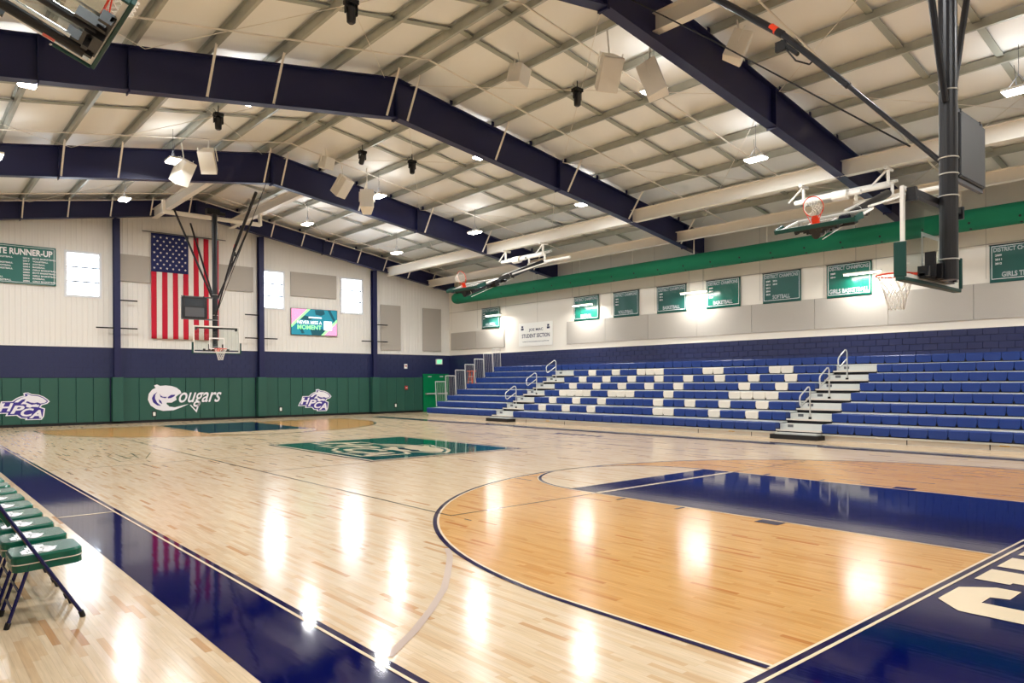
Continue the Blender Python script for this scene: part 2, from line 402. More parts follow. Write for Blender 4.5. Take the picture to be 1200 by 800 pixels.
def emblem_layers(M_, w, h, dz, parent, mats, skip_outline=False):
    def T(pts): return [(a*w, b*h) for a, b in pts]
    def mk(name, polys, m, k):
        mb = MB(); MM = M_ @ Matrix.Translation((0, 0, dz*k))
        for p in polys: poly(mb, T(p), MM)
        return mb.build(name, m, parent)
    mk('outline', [LG_OUT], mats[0], 1); mk('fill', [LG_IN], mats[1], 2)
    mk('cougar_head', LG_HEAD, mats[0], 3); mk('cougar_eye', LG_EYE, mats[1], 4)
    MM = M_ @ Matrix.Translation((0, 0, dz*3.5))
    for ch, ax, ay, bx in (('H', 180, 472, 352), ('P', 315, 518, 478), ('C', 432, 572, 585), ('A', 528, 607, 680)):
        t_ = text_mb(ch, 1.0, Matrix.Identity(4), .035, .3)
        xs = [v[0] for v in t_.v]; ys = [v[1] for v in t_.v]
        x0_, y0_ = (ax-130)/640*w, (640-ay)/640*h; ww = (bx-ax)/640*w; hh = 148/640*h
        t_.v = [tuple(MM @ Vector((x0_+(p[0]-min(xs))/(max(xs)-min(xs))*ww, y0_+(p[1]-min(ys))/(max(ys)-min(ys))*hh, 0))) for p in t_.v]
        MB().add(t_.v, t_.f).build('letter', mats[0], parent)
# centre court emblem on a green rectangle
cx0, cx1, cy0, cy1 = 5.45, 9.75, 11.4, 17.0
mb = MB(); rect(mb, cx0, cx1, cy0, cy1, .005); mb.build('centre_emblem_edge', 'court_line', floor)
mb = MB(); rect(mb, cx0+.06, cx1-.06, cy0+.06, cy1-.06, .0055); mb.build('centre_emblem_edge', 'court_cream', floor)
mb = MB(); rect(mb, cx0+.16, cx1-.16, cy0+.16, cy1-.16, .006); mb.build('centre_emblem_field', 'court_green', floor, label='green rectangle with a cougar emblem at centre court')
MT['fl_white'] = MT['court_cream']; MT['fl_navy'] = MT['court_line']
def emblem_floor():
    Mx = Matrix.Translation((cx0+.35, cy1-.35, .0061)) @ Matrix.Rotation(-PI/2, 4, 'Z')
    w_, h_ = cy1-cy0-.7, cx1-cx0-.7
    def T(pts): return [(a*w_, b*h_) for a, b in pts]
    for k, (pl_, m_, n_) in enumerate((([LG_OUT], 'court_cream', 'centre_emblem_outline'), ([LG_IN], 'court_green', 'centre_emblem_fill'), (LG_HEAD, 'court_cream', 'centre_emblem_cougar'), (LG_EYE, 'court_line', 'centre_emblem_eye'))):
        mb = MB()
        for p in pl_: poly(mb, T(p), Mx @ Matrix.Translation((0, 0, .0006*k)))
        mb.build(n_, m_, floor)
    mb = MB(); MM = Mx @ Matrix.Translation((0, 0, .0022))
    for ch, ax, ay, bx in (('H', 180, 472, 352), ('P', 315, 518, 478), ('C', 432, 572, 585), ('A', 528, 607, 680)):
        t_ = text_mb(ch, 1.0, Matrix.Identity(4), .035, .3)
        xs = [v[0] for v in t_.v]; ys = [v[1] for v in t_.v]
        x0_, y0_ = (ax-130)/640*w_, (640-ay)/640*h_; ww = (bx-ax)/640*w_; hh = 148/640*h_
        mb.add([tuple(MM @ Vector((x0_+(p[0]-min(xs))/(max(xs)-min(xs))*ww, y0_+(p[1]-min(ys))/(max(ys)-min(ys))*hh, 0))) for p in t_.v], t_.f)
    mb.build('centre_emblem_lettering', 'court_cream', floor)
emblem_floor()
# small thin green emblem on the maple left of centre
mb = MB()
for pts in ([(1.45, 15.1), (2.05, 15.5), (2.5, 16.9), (1.85, 17.6), (1.5, 16.6), (1.45, 15.1)], [(1.6, 15.6), (2.2, 16.6)], [(1.6, 16.2), (2.2, 17.0)], [(1.75, 15.5), (1.75, 17.0)], [(1.95, 15.7), (2.1, 17.1)], [(1.55, 15.9), (2.15, 15.9)]):
    band(mb, pts, -.007, .007, .0044)
mb.build('floor_emblem', 'court_green', floor, label='small thin green line emblem on the maple floor')
mb = MB()
for i in range(6): rect(mb, 13.9, 14.2, 12.6+.35*i, 12.8+.35*i, .0044)
mb.build('floor_lettering', 'court_line', floor, label='tiny dark lettering on the maple near the bleachers')

# ------------------------------------------------------------------ walls
WIN = [(3.10, 4.31), (11.05, 12.26), (15.36, 16.56)]; WZ0, WZ1 = 5.30, 7.08
T_ = .25
far = MB()
xs = sorted([XL-.3, RIDGE, XR+.3] + [v for p in WIN for v in p])
for a_, b_ in zip(xs[:-1], xs[1:]):
    hole = any(abs(a_-p[0]) < 1e-6 for p in WIN)
    far.box(a_, b_, YF, YF+T_, -.1, WZ0)
    if not hole: far.box(a_, b_, YF, YF+T_, WZ0, WZ1)
    far.prism([(a_, WZ1), (b_, WZ1), (b_, zceil(b_)+.1), (a_, zceil(a_)+.1)], YF, YF+T_, 'y')
wall_far = far.build('wall_far', 'wallwhite', kind='structure')
# vertical ribs of the liner panel
rib = MB(); x = XL+.1
while x < XR-.05:
    segs = [(3.25, zceil(x)-.05)]
    for p in WIN:
        if p[0]-.05 < x < p[1]+.05: segs = [(3.25, WZ0-.04), (WZ1+.04, zceil(x)-.05)]
    for z0, z1 in segs:
        rib.add([(x-.03, YF, z0), (x-.014, YF-.010, z0), (x+.014, YF-.010, z0), (x+.03, YF, z0), (x-.03, YF, z1), (x-.014, YF-.010, z1), (x+.014, YF-.010, z1), (x+.03, YF, z1)],
                [(0,1,5,4), (1,2,6,5), (2,3,7,6)])
    x += .19
rib.build('panel_rib', 'wallwhite', wall_far, kind='stuff')
# navy blocks on the far wall (too fine to pick apart from here: joined)
def blocks(x0, x1, z0, z1, place, bw=.406, bh=.203, g=.008):
    k = 0; z = z0
    while z < z1-.05:
        zz = min(z+bh, z1); x = x0 - (bw/2 if k % 2 else 0)
        while x < x1:
            a_, b_ = max(x, x0), min(x+bw, x1)
            if b_-a_ > .05: place(a_+g/2, b_-g/2, z+g/2, zz-g/2)
            x += bw
        z += bh; k += 1
MB().box(XL, XR, YF-.04, YF, 0, 3.2).build('mortar', 'mortar', wall_far)
fb = MB(); blocks(XL, XR-.02, 1.95, 3.2, lambda a, b, c, d: fb.box(a, b, YF-.052, YF-.03, c, d))
fb.build('brick', 'navyblock', wall_far, kind='stuff')
MB().box(XL, XR, YF-.065, YF, 3.2, 3.24).build('cap_trim', 'wallwhite', wall_far)

wr = MB().box(XR, XR+T_, YB-.3, YF+.3, -.1, zceil(XR)+.2).build('wall_right', 'wallcream', kind='structure')
MB().box(XR-.04, XR, YB, YF-.07, 0, 3.2).build('mortar', 'mortar', wr)
bricks = []
stuffb = MB()
def pb(a, b, c, d): bricks.append((a, b, c, d))
blocks(2.2, YF-.07, 2.39, 3.2, pb)
shared = {}
for a_, b_, c_, d_ in bricks:
    if len([1]) and b_ < 26 and len(shared.get('n', [])) < 296:
        w_ = round(b_-a_, 3); h_ = round(d_-c_, 3)
        if (w_, h_) not in shared:
            shared[(w_, h_)] = MB().add([(0,0,0),(0,w_,0),(0,w_,h_),(0,0,h_),(-.014,.004,.004),(-.014,w_-.004,.004),(-.014,w_-.004,h_-.004),(-.014,.004,h_-.004)],
                                        [(4,5,6,7),(0,1,5,4),(1,2,6,5),(2,3,7,6),(3,0,4,7)]).mesh('brick', 'navyblock')
        shared.setdefault('n', []).append(1)
        inst('brick', shared[(w_, h_)], wr, (XR-.04, a_, c_))
    else: stuffb.box(XR-.054, XR-.04, a_, b_, c_, d_)
blocks(YB, 2.2, 0, 3.2, lambda a, b, c, d: stuffb.box(XR-.054, XR-.04, a, b, c, d))
blocks(27, YF-.07, 0, 2.39, lambda a, b, c, d: stuffb.box(XR-.054, XR-.04, a, b, c, d))
stuffb.build('brick', 'navyblock', wr, kind='stuff')
MB().box(XR-.06, XR, YB, YF-.06, 3.2, 3.235).build('ledge', 'wallcream', wr)
# cream wall panel joints
mb = MB()
for z in (5.66,): mb.box(XR-.006, XR, YB, YF, z-.012, z+.012)
for k in range(16): mb.box(XR-.005, XR, YF-2.44*k-.2-.006, YF-2.44*k-.2+.006, 4.65, 7.6)
mb.build('joint_strip', 'greypanel', wr)
# grey acoustic panels on the right wall
for i in range(12):
    y1 = 22.17-2.443*i; y0 = y1-2.43
    if y1 < YB+3: break
    inst('acoustic_panel', MB().box(-.05, 0, 0, y1-y0, 0, 1.06).mesh('acoustic_panel', 'greypanel'), None, (XR, y0, 3.46),
         label='%s grey acoustic panel past the white student banner, above the bleachers' % ['first', 'second', 'third', 'fourth', 'fifth', 'sixth', 'seventh', 'eighth', 'ninth', 'tenth', 'eleventh', 'twelfth'][i], cat='acoustic panel', group='grey acoustic panels above the bleachers')
for y0, y1 in ((29.3, 31.6), (26.83, 29.27)):
    inst('acoustic_panel', MB().box(-.05, 0, 0, y1-y0, 0, .98).mesh('acoustic_panel', 'greypanel'), None, (XR, y0, 3.50),
         label='grey acoustic panel %s by the guard rails' % ('tight in the far corner' if y0 > 29 else 'second from the far corner'), cat='acoustic panel')
wl = MB().box(XL-T_, XL, YB-.3, YF+.3, -.1, zceil(XL)+.2).build('wall_left', 'wallwhite', kind='structure')
MB().box(XL, XL+.04, YB, YF, 0, 3.2).build('navy_band', 'navyblock', wl)
wb = MB().prism([(XL, -.1), (XR, -.1), (XR, zceil(XR)+.2), (RIDGE, zceil(RIDGE)+.2), (XL, zceil(XL)+.2)], YB-T_, YB, 'y').build('wall_back', 'wallwhite', kind='structure')
MB().box(XL, XR, YB, YB+.04, 0, 3.2).build('navy_band', 'navyblock', wb)
MB().box(XL+.05, 20.3, YF-.11, YF-.05, 0, .1).build('baseboard_far', 'black', kind='structure')
# windows
for i, (a_, b_) in enumerate(WIN):
    wn = empty('window_%d' % (i+1), (a_, YF, WZ0), kind='structure'); w_, h_ = b_-a_, WZ1-WZ0
    fr = MB()
    fr.box(-.06, 0.03, -.04, .2, -.06, h_+.06); fr.box(w_-.03, w_+.06, -.04, .2, -.06, h_+.06)
    fr.box(.03, w_-.03, -.04, .2, -.06, .03); fr.box(.03, w_-.03, -.04, .2, h_-.03, h_+.06)
    fr.build('window_frame', 'frame', wn)
    for k in (1, 2): MB().box(.03, w_-.03, .03, .1, h_*k/3-.03, h_*k/3+.03).build('glazing_bar', 'greymetal', wn)
    for k in range(3): MB().box(.03, w_-.03, .075, .081, h_*k/3+.02, h_*(k+1)/3-.02).build('pane', 'winglass', wn)
    ld = bpy.data.lights.new('window_portal', 'AREA'); ld.shape = 'RECTANGLE'; ld.size = w_; ld.size_y = h_; ld.cycles.is_portal = True
    lo = bpy.data.objects.new('window_portal', ld); COL.objects.link(lo); lo.location = (w_/2, .25, h_/2); lo.rotation_euler = (-PI/2, 0, 0); lo.parent = wn
# grey panels on the far wall
for a_, b_, z0, z1, where in ((4.98, 6.24, 6.04, 7.19, 'left of the flag'), (8.97, 10.75, 6.0, 7.17, 'behind the hoop brace rods'), (12.61, 15.06, 5.97, 7.15, 'above the video screen'), (17.66, 18.9, 3.42, 5.86, 'tall, nearer the third column'), (20.36, 21.6, 3.42, 5.84, 'tall, nearest the corner')):
    MB().box(a_, b_, YF-.075, YF-.022, z0, z1).build('acoustic_panel', 'greypanel', label='grey acoustic panel on the white far wall, ' + where, cat='acoustic panel')

# ------------------------------------------------------------------ ceiling, purlins
nseg = 60
cm = MB()
PX = [8.32] + [9.88+1.524*k for k in range(8)] + [22.1]; PXL = [16-p for p in PX if 16-p > XL]
allp = sorted(PXL + PX)
for s_ in (-1, 1):
    xs = [RIDGE + s_*(XR-RIDGE+.3)*i/nseg*1.0 for i in range(nseg+1)]
    ys = [YB-.3 + (YF+.6-YB)*j/80 for j in range(81)]
    vs = []
    for x in xs:
        d = min(abs(x-p) for p in allp); sag = .045*min(1, max(0, d/.76))**1.0
        for y in ys: vs.append((x, y, zceil(x) - sag*(.75+.25*math.sin(y*1.9+x))))
    m_ = len(ys); fs = [(i*m_+j, (i+1)*m_+j, (i+1)*m_+j+1, i*m_+j+1) for i in range(nseg) for j in range(m_-1)]
    cm.add(vs, fs)
ceil = cm.build('ceiling', 'ceiling', smooth=True, kind='structure')
mb = MB(); mb.prism([(XL-.5, zceil(XL-.5)+.02), (RIDGE, zceil(RIDGE)+.02), (XR+.5, zceil(XR+.5)+.02), (XR+.5, zceil(XR+.5)+.2), (RIDGE, zceil(RIDGE)+.3), (XL-.5, zceil(XL-.5)+.2)], YB-.5, YF+.5, 'y')
mb.build('roof_deck', 'creamsteel', ceil)
for px in allp:
    z = ztop(px); s_ = 1 if px > RIDGE else -1
    p = MB(); w_ = .07
    p.box(px-.0015, px+.0015, YB, YF, z, z+.215)                                   # web
    p.box(px-w_ if s_ > 0 else px, px if s_ > 0 else px+w_, YB, YF, z, z+.003)     # bottom flange towards the ridge
    lx = px-w_ if s_ > 0 else px+w_; p.box(lx-.0015, lx+.0015, YB, YF, z, z+.022)
    p.box(px if s_ > 0 else px-w_, px+w_ if s_ > 0 else px, YB, YF, z+.205, z+.208)
    p.build('purlin', 'galv', ceil)
# straps between the purlins, cream bracing angles, tie rods
mb = MB()
for y in (-3.5, -5, 2.69, 4.16, 10.1, 11.53, 17.9, 19.25, 26.0, 27.6):
    for s_ in (-1, 1):
        xe = XR-.2 if s_ > 0 else XL+.2
        mb.bar((RIDGE, y, zceil(RIDGE)-.075), (xe, y, zceil(xe)-.08), .15, .02)
mb.build('roof_strap', 'darkgalv', ceil)
for y in (-2.4, .6, 5.5, 9.35, 12.9, 16.1, 21.2, 24.4, 29.7, 31.05):
    mb = MB()
    for s_ in (-1, 1):
        xe = XR-.2 if s_ > 0 else XL+.2
        mb.bar((RIDGE, y, ztop(RIDGE)-.03), (xe, y, ztop(xe)-.03), .03, .03)
    mb.build('bracing_angle', 'creamsteel', ceil)
mb = MB()
for i in range(4):
    ya, yb = FRAMES[i]+.15, FRAMES[i+1]-.15
    for s_ in (-1, 1):
        for xa, xb in ((RIDGE+s_*.4, RIDGE+s_*6.2), (RIDGE+s_*6.2, RIDGE+s_*13.6)):
            for u, v in ((ya, yb), (yb, ya)):
                mb.tube((xa, u, ztop(xa)-.06), (xb, v, ztop(xb)-.06), .009, 5)
mb.build('tie_rod', 'creamsteel', ceil)

# ------------------------------------------------------------------ rafters
def depth(x, end):
    d = abs(x-RIDGE)
    if end: return .70
    return 1.08 - .2*min(1, d/9.3)
for fi, fy in enumerate(FRAMES):
    end = fi == 4
    st = empty('steel_beam', (0, fy, 0), kind='structure', label='navy steel rafter frame, %s' % ['behind the viewpoint', 'nearest, crossing the top right', 'second from the viewpoint, spanning the top', 'third, in front of the far bay', 'against the far wall'][fi])
    fw, ft = .13, .025
    for s_ in (-1, 1):
        xe = XR if s_ > 0 else XL; N_ = 8
        xsn = [RIDGE+(xe-RIDGE)*i/N_ for i in range(N_+1)]
        rb = MB()
        topl = [(x, ztop(x)) for x in xsn]; botl = [(x, ztop(x)-depth(x, end)) for x in xsn]
        rb.prism([(x, z-ft) for x, z in topl] + [(x, z+ft) for x, z in botl[::-1]], -.008, .008, 'y')
        rb.prism(topl + [(x, z-ft) for x, z in topl[::-1]], -fw, fw, 'y')
        rb.prism([(x, z+ft) for x, z in botl] + [(x, z) for x, z in botl[::-1]], -fw, fw, 'y')
        rb.build('rafter', 'navysteel', st)
        sp = MB()
        for xx in ((RIDGE+.02, RIDGE+6.1, RIDGE+12.9) if s_ > 0 else (RIDGE-.02, 1.5, -.1, -4.3)):
            sp.box(xx-.012, xx+.012, -fw, fw, ztop(xx)-depth(xx, end)-.05, ztop(xx)-.01)
        sp.build('stiffener', 'navysteel', st)
        cl = MB()
        for p in allp:
            if (p-RIDGE)*s_ > 0 and abs(p-RIDGE) > .5: cl.box(p-s_*.055-.05, p-s_*.055+.05, -.07, -.06, ztop(p), ztop(p)+.17)
        cl.build('purlin_clip', 'navysteel', st, kind='stuff')
        for j, p in enumerate(sorted([p for p in allp if (p-RIDGE)*s_ > 0], key=lambda q: abs(q-RIDGE))):
            if fi < 2: continue
            if s_ > 0 and j not in ((0, 2, 4, 6, 8) if not end else (1, 2, 3, 4, 5, 6, 7, 8)): continue
            if s_ < 0 and j not in {2: (0, 2, 3, 6, 7), 3: (0, 3, 4, 6, 7), 4: (0, 1, 2, 3, 4, 5, 6)}[fi]: continue
            b_ = MB()
            zb = ztop(p)-depth(p, end)+.03; zt = ztop(p)+.02
            b_.bar((p, -.11, zb), (p, -.75 if not end else -.6, zt), .05, .012); b_.bar((p+.02, -.11, zb), (p+.02, -.75 if not end else -.6, zt), .008, .05)
            b_.build('flange_brace', 'creamsteel', st)
            if not end:
                b_ = MB(); b_.bar((p, .11, zb), (p, .75, zt), .05, .012); b_.build('flange_brace', 'creamsteel', st)
# cream support beams between the rafters
def wbeam(x, z0, z1, ya, yb, lab):
    h = MB(); w_ = .11
    h.box(x-.005, x+.005, ya, yb, z0+.012, z1-.012); h.box(x-w_, x+w_, ya, yb, z0, z0+.014); h.box(x-w_, x+w_, ya, yb, z1-.014, z1)
    h.build('steel_beam', 'creamsteel', kind='structure', label=lab)
bn = ['first', 'second', 'third', 'far']
for i in range(4):
    ya, yb = FRAMES[i]+.02, FRAMES[i+1]-.02
    wbeam(17.83, 7.34, 7.78, ya, yb, 'cream steel beam carrying the side hoops, %s bay' % bn[i])
    wbeam(20.45, 6.98, 7.34, ya, yb, 'cream steel beam beside the green duct, %s bay' % bn[i])
    wbeam(-4.3, 7.0, 7.4, ya, yb, 'cream steel beam above the left side, %s bay' % bn[i])
for ya, yb, n_ in ((FRAMES[0]+.02, FRAMES[1]-.02, 'near'), (FRAMES[3]+.02, FRAMES[4]-.02, 'far')):
    for x in (6.3, 9.55): wbeam(x, 8.78, 9.16, ya, yb, 'cream steel beam above the %s hoop, %s of the ridge' % (n_, 'left' if x < 8 else 'right'))

# ------------------------------------------------------------------ columns on the far wall
for i, x in enumerate((4.90, 11.06, 17.18)):
    c = empty('column', (x, YF-.06, 0), kind='structure', label='navy steel column on the far wall, %s' % ['left of the flag', 'right of the far hoop', 'right of the third window'][i])
    h = MB(); zt = ztop(x)-.7
    h.box(-.12, .12, -.26, -.245, 1.93, zt); h.box(-.12, .12, -.02, -.005, 1.93, zt); h.box(-.006, .006, -.245, -.02, 1.93, zt)
    h.build('post', 'navysteel', c)
    MB().box(-.21, .21, -.32, 0, .1, 1.95).build('column_pad', 'pad', c, bevel=.02)
    for sx, z in (((-1, 4.02), (1, 4.02), (1, 5.2)) if i == 0 else (((-1, 4.9), (-1, 3.8), (1, 3.8)) if i == 1 else ((1, 4.75), (1, 3.85), (-1, 3.85)))):
        MB().tube((sx*.12, -.2, z), (sx*.78, -.2, z), .028, 8).build('arm', 'black', c)
# wall pads
pm = MB().box(0, .604, -.05, 0, .1, 1.93).mesh('wall_pad', 'pad')
pads = []
def padrow(x0, x1, n):
    w_ = (x1-x0)/n
    for k in range(n): pads.append((x0+k*w_, w_))
padrow(-1.55, 4.66, 10); padrow(5.14, 10.82, 9); padrow(11.30, 16.94, 9); padrow(17.42, 20.3, 5)
padrow(-6.2, -1.55, 7)
bayn = lambda x: 'left of the first column' if x < 4.7 else ('between the first and second columns' if x < 11 else ('between the second and third columns' if x < 17.2 else 'between the third column and the green doors'))
ORD = ['first', 'second', 'third', 'fourth', 'fifth', 'sixth', 'seventh', 'eighth', 'ninth', 'tenth', 'eleventh', 'twelfth', 'thirteenth', 'fourteenth', 'fifteenth', 'sixteenth', 'seventeenth']
cnt = {}
pads.sort()
for x, w_ in pads:
    bk_ = 0 if x < 4.7 else (1 if x < 11 else (2 if x < 17.2 else 3))
    cnt[bk_] = cnt.get(bk_, 0)+1; k_ = cnt[bk_]
    lb_ = '%s green vinyl wall pad %s' % ((ORD[17-k_], 'counting left from the first column') if bk_ == 0 else (ORD[k_-1], 'to the right of the %s column' % ORD[bk_-1]))
    o = inst('wall_pad', pm, None, (x, YF-.06, 0), label=lb_, cat='wall pad', group='green wall pads on the far wall'); o.scale[0] = (w_-.012)/.604
    b_ = o.modifiers.new('b', 'BEVEL'); b_.width = .012; b_.segments = 1

# emblems on the pads
DY = YF-.06-.056
for x0, z0, w_, h_, n_ in ((.66, .27, 1.84, 1.38, 'left of the first column'), (12.93, .24, 1.80, 1.41, 'between the second and third columns')):
    e_ = empty('wall_emblem', (x0, DY, z0), label='white and purple cougar emblem with slanted letters, ' + n_, cat='wall emblem')
    emblem_layers(face_far(0, 0, 0), w_, h_, .0012, e_, ('logowhite', 'logopurple'))
e_ = empty('wall_emblem', (6.1, DY, .36), label='white script wordmark with a curled cougar head on the green pads', cat='wall emblem')
def V(p): return [((a-130)*.00362, (470-b)*.00403) for a, b in p]
mb = MB(); FF = face_far(0, 0, 0)
poly(mb, V([(200,162),(235,152),(268,168),(330,163),(400,170),(455,188),(500,222),(512,250),(470,272),(448,290),(456,322),(400,352),(345,350),(338,362),(372,394),(432,404),(600,370),(505,408),(420,436),(300,440),(222,418),(162,378),(132,315),(142,252),(180,206),(218,190)]), FF)
mb.build('cougar_head', 'logowhite', e_)
mb = MB(); FG = FF @ Matrix.Translation((0, 0, .0015))
for p in ([(236,232),(214,265),(212,305),(236,350),(280,385),(236,378),(190,345),(176,300),(196,262)], [(262,250),(275,272),(300,286),(345,288),(330,304),(272,290)], [(250,312),(278,330),(294,368),(262,348)], [(352,292),(392,266),(440,266),(432,282),(395,300),(362,306)]):
    poly(mb, V(p), FG)
mb.build('cougar_marking', 'logopurple', e_)
mb = fit_text('ougars', 1.86, .66, lambda x, y, z: face_far(0, 0, 0) @ Matrix.Translation((x, z, .001)), 1.27, 0, .26, .012, .42)
mb2 = MB(); mb2.add([tuple(v) for v in mb.v], mb.f)
poly(mb2, V([(608,382),(622,380),(682,440),(705,372),(736,340),(690,470)]), FF @ Matrix.Translation((0, 0, .001)))
mb2.build('lettering', 'logowhite', e_)

# small fittings on the far wall
for x, z in ((6.36, .36), (12.05, .40), (18.53, .42)):
    t = MB().box(x-.05, x+.05, YF-.13, YF-.11, z-.08, z+.08).build('wall_outlet', 'whitemetal', label='small white socket in the green pads, %s' % ('below the curled cougar' if x < 7 else ('below and left of the right emblem' if x < 13 else 'right of the third column')), cat='socket')
    MB().box(x-.09, x+.09, YF-.117, YF-.109, z-.12, z+.12).build('frame', 'black', t)
t = empty('fire_alarm', (19.2, YF-.06, 2.55), label='small white fire alarm sounder on the navy blocks', cat='alarm')
MB().box(-.09, .09, -.06, 0, -.13, .13).build('body', 'whitemetal', t, bevel=.01); MB().box(-.04, .04, -.08, -.06, -.02, .06).build('strobe', 'doorlabel', t)
t = empty('alarm_box', (19.2, YF-.11, 1.38), label='small red alarm pull box on the last green pads', cat='alarm')
MB().box(-.08, .08, -.05, 0, -.1, .1).build('body', 'doorlabel', t); MB().box(-.05, .05, -.06, -.05, -.02, .02).build('handle', 'whitemetal', t)

# green double door
d = empty('door_1', (20.34, YF-.06, 0), kind='structure')
MB().box(0, .07, -.06, .0, 0, 2.14).box(1.66, 1.73, -.06, 0, 0, 2.14).box(.07, 1.66, -.06, 0, 2.07, 2.14).build('door_frame', 'doorgreen', d)
for k in (0, 1):
    x0 = .075+k*.795
    lf = MB().box(x0, x0+.79, -.05, -.005, .01, 2.06).build('door_leaf', 'doorgreen', d)
    MB().box(x0+.05, x0+.72, -.13, -.1, .98, 1.06).box(x0+.05, x0+.09, -.13, -.05, .98, 1.06).box(x0+.68, x0+.74, -.13, -.05, .96, 1.08).build('push_bar', 'chrome', lf)
    MB().box(x0+.25, x0+.45, -.1, -.05, 1.95, 2.02).build('door_closer', 'chrome', lf)
t = empty('exit_sign', (21.42, YF-.06, 2.68), label='lit green exit sign on the navy blocks above the doors', cat='sign')
MB().box(-.2, .2, -.09, 0, 0, .3).build('housing', 'whitemetal', t)
fit_text('EXIT', .30, .18, lambda x, y, z: face_far(x, y, z), -.15, -.094, .06, .03).build('lettering', 'exitgreen', t)

# flag
fl = empty('flag', (6.27, YF-.1, 3.64), label='large red, white and blue striped flag with white stars hung on the far wall', cat='flag')
FW, FH = 2.86, 4.6; sw = FW/13
def cloth(x0, x1, z0, z1, m, name, dy=0):
    nx = max(2, int((x1-x0)/.05)); vs = []; nz = 14
    for i in range(nx+1):
        x = x0+(x1-x0)*i/nx
        for j in range(nz+1):
            z = z0+(z1-z0)*j/nz; vs.append((x, dy+.018*math.sin(x*5+z*.5)*(1-.6*z/FH), z))
    fs = [(i*(nz+1)+j, (i+1)*(nz+1)+j, (i+1)*(nz+1)+j+1, i*(nz+1)+j+1) for i in range(nx) for j in range(nz)]
    o = MB().add(vs, fs).build(name, m, fl, smooth=True)
    sm = o.modifiers.new('s', 'SOLIDIFY'); sm.thickness = .004; return o
for k in range(13):
    cloth(k*sw, (k+1)*sw, 0, FH-1.68 if k < 7 else FH, 'red' if k % 2 == 0 else 'white', 'stripe')
cloth(0, 7*sw, FH-1.68, FH, 'flagblue', 'canton')
st_ = MB()
for c_ in range(9):
    n_ = 6 if c_ % 2 == 0 else 5
    for r_i in range(n_):
        u = (c_+.8)/9.6*7*sw if False else 0
    pass
rows = 11
for r_i in range(11):                       # turned a quarter: 11 columns of 5 / 4 rows of the turned canton
    pass
cw, chh = 7*sw, 1.68
for i in range(9):
    zc = FH-chh*(i+1)/10
    for j in range(6 if i % 2 == 0 else 5):
        xc = cw*((2*j+1) if i % 2 == 0 else (2*j+2))/12
        pts = []
        for q in range(10):
            rr = .058 if q % 2 == 0 else .024; an = PI/2+q*PI/5; pts.append((rr*math.cos(an), rr*math.sin(an)))
        poly(st_, pts, face_far(xc, .018*math.sin(xc*5+zc*.5)*(1-.6*zc/FH)-.012, zc))
st_.build('stars', 'white', fl)
MB().tube((-.35, .02, FH+.04), (3.2, .02, FH+.04), .018, 8).build('pole', 'greymetal', fl)

# sign with the list
sg = empty('sign', (.02, YF-.05, 5.62), label='green honour sign with a white border and list, left of the first window', cat='sign')
MB().box(0, 2.72, -.05, 0, 0, 1.52).build('board', 'signgreen', sg, bevel=.005)
mb = MB()
for a_ in ((.06, 2.66, .05, .065), (.06, 2.66, 1.455, 1.47), (.06, .075, .05, 1.47), (2.645, 2.66, .05, 1.47)): mb.box(a_[0], a_[1], -.054, -.05, a_[2], a_[3])
mb.build('border', 'sigtxt', sg)
tx = MB(); t_ = fit_text('STATE RUNNER-UP', 2.24, .25, lambda x, y, z: face_far(x, y, z), .36, -.054, 1.13, .03); tx.add(t_.v, t_.f)
sports = ['BOYS BASKETBALL', 'VOLLEYBALL', 'SOFTBALL', 'BASEBALL', 'GIRLS BASKETBALL', 'BOYS BASKETBALL', 'GIRLS BASKETBALL', 'BASEBALL', 'GIRLS BASKETBALL']
years = ['2016', '2017', '2001', '2001', '2003', '2005', '2003', '2002', '2004']
for i in range(9):
    z = 1.02-i*.112
    for x0, body in ((1.66, years[i]), (1.98, sports[i]), (.18, years[::-1][i]), (.5, sports[::-1][i])):
        wd = .22 if len(body) == 4 else len(body)*.052
        t_ = fit_text(body, wd, .062, lambda x, y, z: face_far(x, y, z), x0-.05, -.054, z-.03, .02); tx.add(t_.v, t_.f)
tx.build('lettering', 'sigtxt', sg, kind='stuff')

# video screen
sc = empty('screen', (12.6, YF-.04, 4.05), label='bright teal and pink video screen below the grey panel', cat='screen')
MB().box(0, 2.48, -.06, 0, 0, 1.32).build('casing', 'blackmetal', sc)
zz = -.063
def pf(name, polys, m, dy):
    mb = MB()
    for p in polys: poly(mb, p, face_far(0, zz-dy, 0))
    return mb.build(name, m, sc)
pf('picture', [[(.02, .02), (2.46, .02), (2.46, 1.3), (.02, 1.3)]], 'teal', 0)
pf('pattern', [[(1.25, 1.28), (1.75, 1.28), (1.8, 1.1), (1.6, 1.0), (1.3, 1.05)], [(1.95, 1.3), (2.1, 1.3), (2.36, .85), (2.3, .7), (2.15, .95)], [(.4, .4), (.55, .4), (.7, .1), (.55, .08)], [(1.0, .3), (2.0, .35), (1.6, .02), (1.1, .02)], [(.6, 1.0), (1.2, .9), (1.0, .75), (.5, .78)]], 'tealdark', .001)
pf('corner_image', [[(.02, .45), (.02, 1.3), (.85, 1.3)]], 'pink', .002); pf('corner_image', [[(1.75, .02), (2.46, .02), (2.46, .72)]], 'pink', .002)
pf('stripe', [[(.02, .36), (1.02, 1.3), (.86, 1.3), (.02, .52)]], 'lime', .003); pf('stripe', [[(1.58, .02), (1.74, .02), (2.46, .70), (2.46, .86)]], 'lime', .003)
tx = MB()
for body, x0, z0, w_, h_ in (('NEVER MISS A', .33, .56, 1.3, .17),):
    t_ = fit_text(body, w_, h_, lambda x, y, z: face_far(x, y, z), x0, zz-.004, z0, .015); tx.add(t_.v, t_.f)
tx.box(.92, 1.62, zz-.004, zz-.003, .86, .93)
